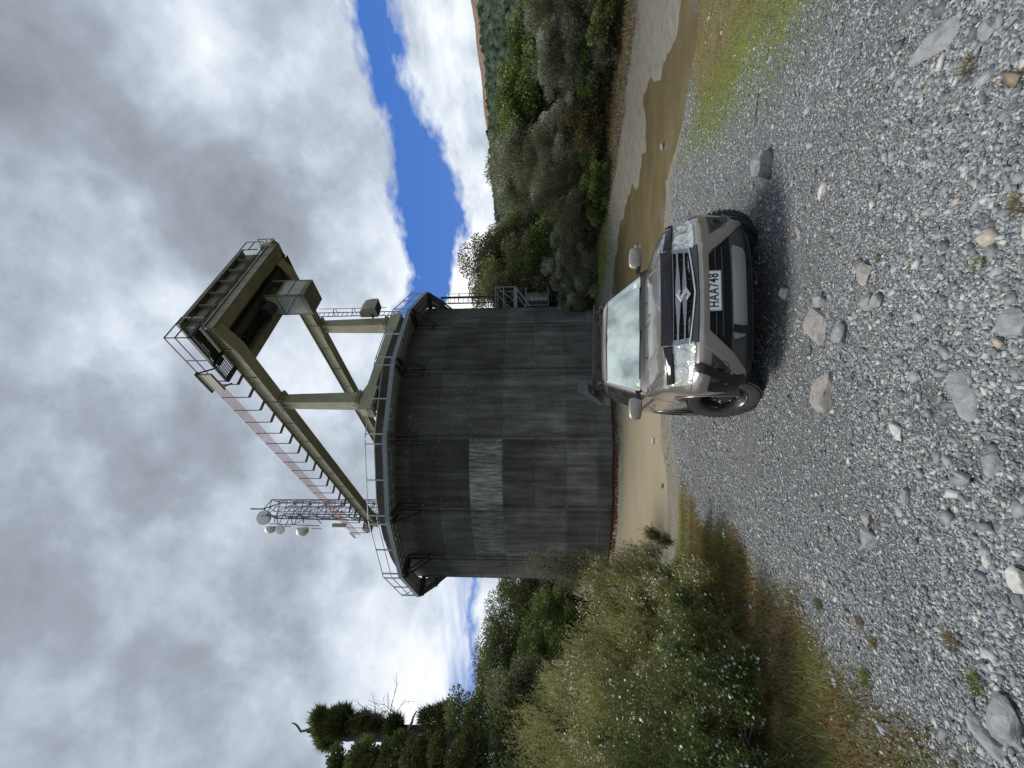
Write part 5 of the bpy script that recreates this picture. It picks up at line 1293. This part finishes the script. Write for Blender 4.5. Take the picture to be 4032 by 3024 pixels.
# ---- left side, behind the big flowering shrub
LT = [
    (1300, 30.0, 1050, 2.6, L_BEECH, 34000, 'dark tree immediately left of the tower'),
    (1385, 28.0, 1030, 2.5, L_BEECH, 38000, 'round topped dark tree left of the tower, the taller of the pair'),
    (1440, 27.0, 1018, 2.2, L_BEECH, 34000, 'dark spreading tree with open branches left of the round topped one'),
    (1350, 24.0, 1120, 2.0, L_LIGHT, 22000, 'fresh green tree below the dark pair left of the tower'),
    (1470, 20.0, 1090, 2.0, L_LIGHT, 26000, 'light green tree behind the flowering shrub'),
    (1530, 22.0, 1035, 1.6, L_BEECH, 24000, 'small dark tree with feathery top toward the left edge'),
    (1590, 18.0, 985, 2.0, L_BEECH, 34000, 'dense dark green tree at the foot of the dead trunk'),
    (1545, 17.0, 1060, 1.9, L_BROWN, 28000, 'brownish green bushy tree near the left edge'),
    (1690, 15.0, 1010, 2.2, L_BEECH, 22000, 'dark tree cut by the left edge of the photo'),
    (1690, 16.5, 645, 1.35, L_BEECH, 60000, 'tall leafy tree leaning on the dead trunk at the left edge'),
]
for i, (py, Y, px, hw, mt, nl, lab) in enumerate(LT):
    x = planx(py, Y); zb = float(ground_z(x, Y)) - .1; ht = topz(px, py, Y) - zb; rz = ht * (.36 if ht > 9 else .42)
    cr = [(0, 0, ht - rz * 1.02, hw, hw, rz), (hw * .5, -.4, ht * .38, hw * .8, hw * .7, ht * .34), (-hw * .5, .3, ht * .34, hw * .7, hw * .7, ht * .30)]
    tree('broadleaf_tree', lab, x, Y, zb, cr, mt, nl, .12, .07, seed=80 + i, ncl=60, csz=.24, trunk_r=.14, tints=.24, nbr=16, group='trees left of the tower')
# ---- standing dead tree carrying tufts of perching plants
def dead_tree():
    Y = 22.0; rg = np.random.default_rng(5); x = atY(960, 1588, Y).x; zb = float(ground_z(x, Y)); T = empty('dead_tree', (x, Y, zb)); o = Vector((x, Y, zb))
    tag(T, 'tall standing dead tree trunk carrying tufts of perching plants at the left edge', 'tree')
    def q(px, py, dy=0): return atY(px, py, Y + dy) - o
    tr = [Vector((.3, 0, -.3)), q(1040, 1592), q(960, 1592), q(900, 1590), q(840, 1583), q(790, 1583), q(750, 1588), q(712, 1582), q(680, 1578), q(664, 1577)]
    mb = MB(); mb.tube(tr, [.75, .62, .52, .48, .36, .34, .30, .20, .12, .07], 12)
    rgg = random.Random(2); mb.v = [(a + rgg.uniform(-.05, .05), b_ + rgg.uniform(-.05, .05), c) for a, b_, c in mb.v]
    mb.build('trunk', BARKD, T, smooth=True)
    def limb(pts, r): MB().tube([q(*p) for p in pts], list(np.linspace(r, r * .35, len(pts))), 7).build('limb', DEADW, T, smooth=True)
    limb([(690, 1580), (672, 1574), (660, 1578), (650, 1580), (642, 1568), (636, 1563), (630, 1562)], .09)
    limb([(668, 1575), (655, 1579), (648, 1583)], .06)
    limb([(700, 1578), (672, 1566), (661, 1560)], .06)
    limb([(880, 1578), (890, 1560, -.5), (893, 1548, -.5), (900, 1536, -.5)], .09)
    limb([(700, 1590), (684, 1604), (676, 1610)], .05)
    limb([(860, 1580), (862, 1560), (870, 1550)], .12); limb([(830, 1583), (815, 1570), (800, 1560)], .10); limb([(780, 1585), (770, 1572), (758, 1570)], .10)
    # bare twiggy sprays
    mb = MB(); rr = random.Random(6)
    def spray(a, d, r, k):
        b_ = a + d; mb.tube([a, (a + b_) / 2 + Vector((rr.uniform(-.05, .05), rr.uniform(-.05, .05), 0)), b_], [r, r * .8, r * .6], 5, cap=False)
        if k > 0:
            for _ in range(2 if k < 4 else 3): spray(b_, (d * .72 + Vector((rr.uniform(-.28, .28), rr.uniform(-.25, .25), rr.uniform(-.22, .28)))) , r * .66, k - 1)
    for a in ((862, 1558), (835, 1565), (850, 1562)):
        spray(q(*a), Vector((.50, 0, .34)) * .62, .045, 4)
    mb.build('bare_spray', DEADW, T, smooth=True, fix=False)
    for (px, py, rx, rz_, n, m) in ((728, 1562, .62, .62, 10000, L_BEECH), (704, 1568, .55, .55, 7000, L_BEECH), (742, 1548, .42, .40, 3500, L_BEECH), (690, 1548, .36, .34, 1300, L_BEECH), (712, 1596, .42, .65, 4500, L_BEECH), (775, 1560, .30, .5, 1400, L_BEECH), (852, 1570, .42, .40, 4200, L_LIGHT), (806, 1565, .34, .55, 2600, L_BEECH), (786, 1562, .4, .3, 1800, L_BEECH), (930, 1550, .4, .6, 1800, L_BEECH), (960, 1545, .5, .5, 2200, L_BEECH)):
        c = np.array(q(px, py)); d = unit(rg.normal(size=(n, 3))); P = c + d * (rg.random(n) ** .5)[:, None] * np.array([rx, rx, rz_]); D = d.copy(); D[:, 2] += .5; D[:, 0] += .3
        leaves('perching_plant', P, D, rg.uniform(.12, .34, n), rg.uniform(.02, .045, n), np.clip(rg.normal(.42, .22, n) + .15 * d[:, 2], 0, 1), m, T)
        n2 = n // 7; d = unit(rg.normal(size=(n2, 3))); P = c + d * np.array([rx, rx, rz_]) * .8
        leaves('stray_shoots', P, d + np.array([.4, 0, .5]), rg.uniform(.25, .6, n2), .04, np.clip(rg.normal(.4, .2, n2), 0, 1), m, T)
dead_tree()
# ---- half dead shrub leaning over the silt pond
def leaning():
    x, y = -6.9, 13.6; z = float(ground_z(x, y)); rg = np.random.default_rng(9); T = empty('leaning_shrub', (x, y, z)); tag(T, 'half dead dark shrub leaning over the silty pond in front of the tower', 'shrub')
    o = Vector((x, y, z)); tips = np.array([atY(px, py, 13.6) - o for px, py in ((1142, 1190), (1150, 1205), (1165, 1188), (1180, 1212), (1195, 1200), (1160, 1222), (1205, 1222), (1145, 1222), (1225, 1215), (1180, 1236), (1210, 1240), (1240, 1232), (1135, 1210))])
    tips[:, 1] += rg.normal(0, .35, len(tips)); mb = MB(); branches(mb, (0, 0, 0), tips, .045, rg, .35, 7, 6, .35); mb.build('stems', BARKD, T, smooth=True, fix=False)
    n = 16000; i = rg.integers(0, len(tips), n); P = tips[i] * (rg.uniform(.62, 1.02, n))[:, None] + rg.normal(0, .16, (n, 3)); D = rg.normal(0, .7, (n, 3)); D[:, 2] += .5
    leaves('foliage', P, D, rg.uniform(.03, .07, n), rg.uniform(.012, .022, n), np.clip(rg.normal(.5, .25, n), 0, 1), L_BROWN, T)
    n = 700; i = rg.integers(0, len(tips), n); P = tips[i] * (rg.uniform(.55, 1.0, n))[:, None] + rg.normal(0, .10, (n, 3)); leaves('dead_twigs', P, rg.normal(0, 1, (n, 3)) + tips[i] * .5, rg.uniform(.12, .35, n), .010, np.clip(rg.normal(.4, .2, n), 0, 1), L_DEAD, T)
leaning()
# ---- flowering manuka: upright fine sprigs carrying tiny leaves, dotted with white flowers
def manuka(name, label, x, y, crowns, nsp, seed, mat, flowers, density=16, sprig=.16, cat='shrub', group=None, tc=.5, leafl=.018):
    rg = np.random.default_rng(seed); z = float(ground_z(x, y)) - .05; T = empty(name, (x, y, z)); tag(T, label, cat, group)
    C = np.concatenate([clumps(c[:3], c[3:6], int(c[6]), rg, .45) for c in crowns]); S = np.concatenate([np.full(int(c[6]), min(c[3], c[5]) * .34) for c in crowns]) * rg.uniform(.6, 1.4, len(C))
    C[:, 2] = np.maximum(C[:, 2], .12)
    i = rg.integers(0, len(C), nsp); d = unit(rg.normal(size=(nsp, 3))); P = C[i] + d * (rg.random(nsp) ** .5 * S[i])[:, None] * np.array([1, 1, 1.2])
    P[:, 2] = np.maximum(P[:, 2], .03)
    out = unit(C[i] * np.array([1, 1, .25])); D = unit(out * .55 + rg.normal(0, .38, (nsp, 3)) + np.array([0, 0, 1.0])); Ls = sprig * rg.uniform(.6, 1.5, nsp)
    leaves('twigs', P, D, Ls, .0045, np.clip(rg.normal(.35, .2, nsp), 0, 1), L_BROWN, T)
    k = density; t = rg.random((nsp, k)); Q = P[:, None] + D[:, None] * (t * Ls[:, None])[..., None]; dl = unit(D[:, None] * .7 + rg.normal(0, .75, (nsp, k, 3)))
    ct = rg.normal(0, .16, len(C)); tint = np.clip(tc + ct[i][:, None] + .28 * (t - .45) + rg.normal(0, .10, (nsp, k)), 0, 1)
    m = nsp * k; leaves('foliage', Q.reshape(m, 3), dl.reshape(m, 3), rg.uniform(.7, 1.5, m) * leafl, rg.uniform(.7, 1.2, m) * leafl * .42, tint.ravel(), mat, T)
    mb = MB(); tips = C[rg.choice(len(C), min(34, len(C)), replace=False)]; branches(mb, (0, 0, 0), tips, .035, rg, .3, 6, 5, .5, .004); mb.build('stems', BARKD, T, smooth=True, fix=False)
    if flowers:
        pc = C[rg.choice(len(C), max(3, len(C) // 3), replace=False)]      # flowers come in drifts
        nf = flowers; j = rg.integers(0, nsp, nf * 5); near = np.min(np.linalg.norm(P[j][:, None] - pc[None], axis=2), 1) < .30; j = j[near | (rg.random(len(j)) < .12)][:nf]; nf = len(j)
        c = P[j] + D[j] * (Ls[j] * rg.uniform(.3, .95, nf))[:, None]; nr = unit(rg.normal(0, .55, (nf, 3)) + np.array([.1, -.6, .6])); u = unit(np.cross(nr, rg.normal(size=(nf, 3)))); w = np.cross(nr, u); r = .0105 * rg.uniform(.6, 1.25, nf)
        ang = np.arange(5) * 2 * PI / 5; Vp = []
        for a in ang:     # five round petals, one small quad each
            d_ = u * math.cos(a) + w * math.sin(a); s_ = -u * math.sin(a) + w * math.cos(a); R_ = r[:, None]
            Vp.append(np.stack([c + nr * .002, c + d_ * R_ * .7 + s_ * R_ * .42 + nr * .003, c + d_ * R_ * 1.15 + nr * .004, c + d_ * R_ * .7 - s_ * R_ * .42 + nr * .003], 1))
        V = np.stack(Vp, 1).reshape(-1, 3); npmesh('flowers', V, np.arange(len(V)).reshape(-1, 4), FLOWER, T, attrs={'tint': ('FACE', np.repeat(rg.random(nf), 5))})
    return T
manuka('flowering_shrub', 'big olive green shrub covered in small white flowers filling the left side', -4.15, 5.6,
       [(0, 0, 1.15, 1.55, 1.35, .75, 46), (-.9, -.7, 1.55, 1.1, 1.1, .70, 26), (.75, .5, .75, .85, 1.0, .55, 24), (.2, -1.0, .75, 1.2, .8, .65, 22), (1.25, -.35, .42, .80, .85, .42, 22), (1.2, .8, .35, .6, .7, .34, 12)], 27000, 1, L_MAN, 15000, density=13, leafl=.023)
manuka('flowering_shrub', 'leafier flowering shrub at the bottom left, nearest the camera', -3.55, 3.55,
       [(-.2, 0, .85, .95, .8, .65, 26), (-.6, .3, 1.2, .8, .7, .5, 14), (.35, .3, .38, .8, .7, .34, 14), (.45, -.35, .35, .6, .6, .3, 12), (.70, .65, .36, .62, .62, .36, 14)], 17000, 2, L_MAND, 4200, tc=.5, density=13, leafl=.021)
manuka('flowering_shrub', 'taller thinly flowered shrub behind the big flowering one', -6.6, 7.6,
       [(0, 0, 1.7, 1.7, 1.6, 1.15, 40), (1.0, .5, .9, 1.1, 1.0, .8, 18)], 15000, 3, L_MAN, 4200, sprig=.22, leafl=.024, tc=.55)
manuka('young_shrub', 'feathery yellow green shrub without flowers beside the silty pond', -6.2, 10.6,
       [(0, 0, .8, 1.5, 1.2, .75, 26)], 9000, 4, L_MAN, 120, sprig=.22, leafl=.03, tc=.72)
manuka('young_shrub', 'small shrub with bright green tips and rusty base at the pond edge', -3.75, 7.4,
       [(0, 0, .34, .62, .55, .34, 14), (-.5, -.2, .25, .5, .5, .25, 8)], 3300, 5, L_LIGHT, 0, sprig=.20, tc=.75, leafl=.022)
manuka('young_shrub', 'rust brown twiggy shrub beside the bright tipped one', -4.35, 7.9,
       [(0, 0, .42, .75, .6, .40, 14)], 3200, 6, L_RUST, 60, sprig=.22, leafl=.022)
# ---- grasses and low herbs on the verges
def blades(name, xs, ys, h, w, mat, lean=.5, seed=0, tc=.5, parent=None):
    rg = np.random.default_rng(seed); n = len(xs); P = np.stack([xs, ys, ground_z(xs, ys) - .01], 1); a = rg.uniform(0, 2 * PI, n)
    D = np.stack([np.cos(a) * lean * rg.uniform(.2, 1.3, n), np.sin(a) * lean * rg.uniform(.2, 1.3, n), np.ones(n)], 1)
    return leaves(name, P, D, h * rg.uniform(.5, 1.5, n), w * rg.uniform(.7, 1.3, n), np.clip(rg.normal(tc, .22, n), 0, 1), mat, parent)
def verge(n, fn, seed, x0, x1, y0, y1, clump=.5):
    rg = np.random.default_rng(seed); xs = rg.uniform(x0, x1, n); ys = y0 + (y1 - y0) * rg.random(n) ** 1.3; z = ground_z(xs, ys); v = fn(xs, ys, z) * np.clip(.55 + fbm(xs, ys, 2.2, 3, seed) * 3.2 * clump + .2, 0, 1)
    k = rg.random(n) < v; return xs[k], ys[k]
left = lambda x, y, z: masks(x, y, z)[0] * (x < 0); right = lambda x, y, z: masks(x, y, z)[0] * (x > 0)
xs, ys = verge(60000, left, 1, -6, -1, 1.0, 9); tag(blades('dry_grass', xs, ys, .075, .006, L_DRY, 1.1, 1), 'dry straw and brown herbs along the left verge', 'grass', kind='stuff')
xs, ys = verge(60000, left, 2, -6, -1, 1.0, 9, .9); tag(blades('grass', xs, ys, .11, .005, L_GRASS, .7, 2), 'green grass growing through the left verge', 'grass', kind='stuff')
xs, ys = verge(90000, left, 3, -5, -1.2, 1.0, 8, 1.2); tag(blades('red_moss', xs, ys, .04, .010, L_RED, 1.2, 3), 'russet low ground cover on the left verge', 'ground cover', kind='stuff')
xs, ys = verge(60000, right, 4, 1, 8, 1.2, 9); tag(blades('dry_grass', xs, ys, .05, .005, L_DRY, 1.0, 4), 'short brown dry grass along the right verge', 'grass', kind='stuff')
lime = lambda x, y, z: masks(x, y, z)[2]
xs, ys = verge(60000, lime, 5, 2, 8, 3, 10, .3); tag(blades('moss_turf', xs, ys, .030, .007, L_LIGHT, .9, 5, .75), 'bright lime green mossy turf on the right verge', 'grass', kind='stuff')
def bankm(x, y, z): sb = sdline(x, y, BANK); return ((sb > -.9) & (sb < 3.5) & (z > WATER + .03)) * .9
xs, ys = verge(90000, bankm, 6, 4, 20, 10, 30, .4); tag(blades('bank_grass', xs, ys, .16, .03, L_DRY, .9, 6, .35), 'rusty and green grass along the far bank', 'grass', kind='stuff')
def gstrip(x, y, z): return np.exp(-((x - 7.2 + (y - 23) * .15) / 1.3) ** 2 - ((y - 24.4) / 2.6) ** 2) * (z > WATER + .02)
xs, ys = verge(70000, gstrip, 7, 3, 11, 18, 30, .1); tag(blades('meadow_grass', xs, ys, .16, .03, L_GRASS, .6, 7, .8), 'strip of soft green grass below the shrubs beside the tower', 'grass', kind='stuff')
def foot(x, y, z): r = np.hypot(x - TC[0], y - TC[1]) - TR; return (np.abs(r - .28) < .34) & (y < 27)
xs, ys = verge(60000, lambda x, y, z: foot(x, y, z) * 1.0, 8, -12, 6, 18, 27, .6); tag(blades('rusty_growth', xs, ys, .10, .05, L_RED, .8, 8, .35), 'rust brown growth along the waterline of the tower', 'ground cover', kind='stuff')
def foot2(x, y, z): r = np.hypot(x - TC[0], y - TC[1]) - TR; return (np.abs(r - .75) < .22) & (x > -3.4) & (y < 27)
xs, ys = verge(30000, lambda x, y, z: foot2(x, y, z) * 1.0, 9, -12, 6, 18, 27, .6); tag(blades('green_growth', xs, ys, .08, .04, L_LIGHT, .8, 9, .7), 'bright green algae and grass strip at the tower foot', 'ground cover', kind='stuff')
# single tufts on the gravel
TUFTS = [(2120, 570, .05, L_GRASS, 'small moss tuft beside stones in the lower gravel'), (1900, 555, .035, L_LIGHT, 'tiny bright green tuft left of the pale boulders'), (1875, 1465, .10, L_GRASS, 'green grass tuft at the edge of the left verge, nearer one'),
         (1845, 1535, .09, L_GRASS, 'dense grass tuft on the russet ground cover'), (1770, 1305, .08, L_LIGHT, 'bright green tuft where gravel meets the left verge'), (2115, 1478, .07, L_GRASS, 'grass tuft near the bottom left corner'),
         (1860, 1345, .06, L_DRY, 'spidery rosette weed on the gravel'), (2060, 1385, .07, L_DRY, 'straw coloured weed on the lower gravel'), (2100, 140, .08, L_DRY, 'straw tuft beside the big slab rock'), (1555, 455, .06, L_GRASS, 'small green weed beside the boulder right of the car'),
         (2205, 440, .07, L_DRY, 'mossy brown tuft at the bottom edge'), (1890, 1385, .06, L_DRY, 'pale weed rosette near the left verge'), (1480, 120, .05, L_LIGHT, 'yellow green clump near the right pond')]
for i, (px, py, sz, mt, lab) in enumerate(TUFTS):
    zz = .5; 
    for _ in range(8): p = atZ(px, py, zz); zz = float(ground_z(p.x, p.y))
    sz *= .62; rg = np.random.default_rng(i); n = 170; r = sz * .55 * np.sqrt(rg.random(n)); a = rg.uniform(0, 2 * PI, n); xs, ys = p.x + r * np.cos(a), p.y + r * np.sin(a)
    D = np.stack([np.cos(a) * r / sz * 1.6, np.sin(a) * r / sz * 1.6, np.ones(n) * .9], 1) + rg.normal(0, .2, (n, 3)); o = leaves('grass_tuft', np.stack([xs, ys, ground_z(xs, ys) - .005], 1), D, sz * rg.uniform(.5, 1.3, n), .0035, np.clip(rg.normal(.6, .2, n), 0, 1), mt, None)
    tag(o, lab, 'grass tuft', 'tufts on the gravel')
# ---- individual rocks, boulders and sticks
def rockmat(name, c1, c2):
    m, nt, b = newmat(name); co = objco(nt); n = noise(nt, co, 9, 7, .7, .6); n2 = noise(nt, mapping(nt, co, (1, 1, 4), rot=(.5, .3, 0)), 14, 5, .7)
    c = ramp(nt, n.outputs[0], [(.3, c1), (.55, c2), (.75, tuple(min(1, v * 1.35) for v in c2))]); lk(nt, mixc(nt, ramp(nt, n2.outputs[0], [(.5, 0), (.62, .4)]), c, (.09, .085, .075)), b.inputs['Base Color'])
    b.inputs['Roughness'].default_value = .78; lk(nt, bump(nt, math_(nt, 'ADD', n.outputs[0], n2.outputs[0]), .6, .02), b.inputs['Normal']); return m
RG, RT, RP = rockmat('grey_rock', (.13, .14, .15), (.25, .26, .272)), rockmat('tan_rock', (.15, .14, .13), (.27, .255, .24)), rockmat('pale_rock', (.30, .30, .28), (.48, .48, .45))
ico = bmesh.new(); bmesh.ops.create_icosphere(ico, subdivisions=4, radius=1); I3V = np.array([v.co[:] for v in ico.verts]); I3F = np.array([[v.index for v in f.verts] for f in ico.faces]); ico.free()
def rock(px, py, w, d, h, mat, label, seed, z=None, rot=0, cat='rock', sink=.35, group=None):
    zz = .3
    for _ in range(10): p = atZ(px, py, zz); zz = zz * .5 + .5 * max(float(ground_z(p.x, p.y)), WATER if z == 'w' else -9)
    rg = np.random.default_rng(seed); V = I3V.copy()
    for _ in range(15):      # chop planes off the ball for a broken, faceted stone
        n = unit(rg.normal(size=3)); lim = rg.uniform(.58, .9); s = V @ n; m = s > lim; V[m] -= np.outer(s[m] - lim, n) * .97
    V *= 1 + .035 * np.sin(V[:, :1] * 9 + seed) * np.cos(V[:, 1:2] * 11) + rg.normal(0, .006, (len(V), 1)); V = V / np.abs(V).max(0) * np.array([w / 2, d / 2, h / 2]); c, s = math.cos(rot), math.sin(rot)
    V = np.stack([V[:, 0] * c - V[:, 1] * s, V[:, 0] * s + V[:, 1] * c, V[:, 2]], 1); o = npmesh(cat if cat in ('boulder', 'rock') else 'rock', V, I3F, mat); autosmooth(o, 28); o.location = (p.x, p.y, zz + h * (.5 - sink)); tag(o, label, 'rock', group); return o
rock(1660, 362, .34, .26, .22, RG, 'large angular grey boulder on the gravel right of the car', 1, rot=.4, sink=.25)
rock(1768, 700, .34, .24, .10, RT, 'wide flat tan rock half buried in front of the bumper', 2, rot=.2)
rock(1786, 845, .32, .20, .13, RT, 'pinkish grey slab below the left front wheel', 3, rot=-.3)
rock(1778, 650, .13, .10, .10, RG, 'squarish grey stone beside the wide flat rock', 4)
rock(1820, 722, .16, .12, .09, RG, 'grey boulder in the middle of the track', 5)
rock(1872, 590, .15, .12, .08, RT, 'rounded tan stone by the tiny green tuft', 6)
rock(1878, 655, .12, .09, .06, RT, 'pinkish stone left of the rounded tan one', 7)
rock(1900, 650, .09, .08, .07, RG, 'bluish round stone beside the pinkish one', 8)
rock(1942, 930, .12, .07, .05, RP, 'cream white angular stone on the lower gravel', 9, rot=.6)
rock(1780, 413, .13, .07, .05, RP, 'smooth pale oval cobble right of the front wheel', 10, rot=-.4)
rock(1700, 635, .12, .10, .10, RG, 'grey block just in front of the bumper', 11, sink=.25)
rock(1725, 500, .16, .06, .03, RT, 'thin pale slab on the gravel', 12, rot=.5)
rock(2030, 90, .30, .13, .09, RG, 'long flat slab of grey rock near the right corner', 13, rot=1.5)
rock(2085, 850, .26, .12, .05, RG, 'pale bluish flat rock at the bottom of the photo', 14, rot=.3)
rock(2150, 1000, .13, .10, .05, RG, 'blue grey flat stone near the bottom edge', 15)
rock(2135, 1210, .075, .045, .04, RP, 'white rounded stone in the lower left gravel', 16, rot=.2)
rock(1880, 1120, .11, .09, .06, RT, 'grey tan stone on the left of the track', 17)
rock(1885, 1165, .13, .11, .08, RG, 'mottled boulder beside the grey tan stone', 18)
rock(2205, 1255, .12, .08, .06, RP, 'pale stone at the bottom edge of the photo', 19)
rock(2180, 1560, .22, .14, .10, RG, 'dark slab of rock in the bottom left corner', 20)
rock(2150, 1610, .22, .09, .06, RG, 'long grey slab in the bottom left corner', 21, rot=1.1)
rock(1565, 1155, .16, .07, .05, RP, 'bright pale stone on the gravel by the rusty shrub', 22, rot=.3)
rock(2140, 60, .10, .08, .05, RG, 'small grey slab at the bottom right edge', 23)
rock(2195, 700, .14, .11, .06, RG, 'blue grey rock at the bottom centre edge', 24)
rock(1962, 1070, .10, .05, .06, RG, 'dark wedge shaped stone on the track', 25)
rock(1376, 532, .28, .22, .17, RG, 'dark rounded rock standing in the brown water near the car mirror', 26, z='w', sink=.3)
rock(1432, 315, .20, .16, .14, RG, 'small rock standing in the brown water', 27, z='w', sink=.3)
rock(1412, 955, .30, .14, .14, RP, 'pale rock at the edge of the silty pond', 28, z='w', sink=.3)
rock(1430, 1050, .16, .10, .10, RG, 'grey rock at the edge of the silty pond', 29, z='w', sink=.3)
def stick(px0, py0, px1, py1, r, lab):
    pts = []
    for t in (0, .35, .7, 1):
        zz = .3
        for _ in range(8): p = atZ(px0 + (px1 - px0) * t, py0 + (py1 - py0) * t, zz); zz = float(ground_z(p.x, p.y))
        pts.append((p.x, p.y, zz + r * .8))
    o = MB().tube(pts, [r, r * 1.1, r * .9, r * .5], 7).build('driftwood_stick', DEADW, smooth=True); tag(o, lab, 'stick')
stick(1640, 200, 1632, 255, .014, 'pale weathered stick lying on the right verge')
stick(1950, 300, 1988, 300, .006, 'short straight grey twig on the gravel')
# ---- hills beyond the trees
def hillmat(name, stops, bs):
    m, nt, b = newmat(name); co = objco(nt); n = noise(nt, co, bs, 6, .7); v = N(nt, 'ShaderNodeTexVoronoi', i_Scale=bs * 2.2); lk(nt, co, v.inputs['Vector'])
    lk(nt, ramp(nt, math_(nt, 'ADD', math_(nt, 'MULTIPLY', n.outputs[0], .75), math_(nt, 'MULTIPLY', v.outputs['Distance'], .25)), stops), b.inputs['Base Color']); b.inputs['Roughness'].default_value = .95; b.inputs['Specular IOR Level'].default_value = .1
    lk(nt, bump(nt, math_(nt, 'SUBTRACT', 1, v.outputs['Distance']), 1, 4), b.inputs['Normal']); return m
def hill(name, r0, r1, elf, a0, a1, mat, rough, seed, na=420, nr=70, canopy=0, label=None):
    A_ = np.radians(np.linspace(a0, a1, na)); T_ = np.linspace(0, 1, nr); AA, TT = np.meshgrid(A_, T_); rr = r0 + (r1 - r0) * TT
    top = np.interp(np.degrees(AA), *zip(*elf)); zt = rr * np.tan(np.radians(top)); Xh, Yh = rr * np.sin(AA), rr * np.cos(AA)
    prof = np.sin(np.clip(TT, 0, 1) * PI / 2) ** .9
    Z = H + (r1 * np.tan(np.radians(top))) * prof + rough * fbm(Xh, Yh, .010, 5, seed) * (.25 + TT) - 5 * (1 - TT)
    if canopy:
        Z = Z + canopy * np.abs(fbm(Xh, Yh, .11, 3, seed + 3)) * 2.5 + canopy * .5 * fbm(Xh, Yh, .3, 2, seed + 4)
    o = npmesh(name, np.stack([Xh, Yh, Z], -1).reshape(-1, 3), grid_faces(na, nr), mat, smooth=True); tag(o, kind='structure'); return o
hill('far_hill', 900, 1500, [(-60, 4.0), (-44, 4.6), (-35, 3.2), (-20, 2), (5, 3.6), (12, 4.6), (18, 5.1), (24, 5.2), (28, 5.3), (31, 5.5), (34, 5.8), (38, 6.0), (42, 6.3), (45, 6.7), (60, 7)], -62, 62, hillmat('tussock_hill', [(.3, (.085, .085, .06)), (.5, (.17, .12, .085)), (.65, (.20, .145, .11)), (.8, (.10, .11, .075))], .05), 16, 50)
hill('forest_hill', 260, 520, [(-60, 3.2), (-44, 3.6), (-30, 2.2), (-10, 1.5), (10, 3.6), (18, 4.9), (24, 5.0), (28, 5.0), (31, 5.0), (36, 5.0), (40, 5.1), (45, 5.4), (60, 5)], -62, 62, hillmat('forest_canopy', [(.34, (.014, .022, .016)), (.5, (.035, .052, .034)), (.62, (.065, .09, .055)), (.8, (.10, .13, .07))], .09), 9, 51, 900, 120, canopy=7)
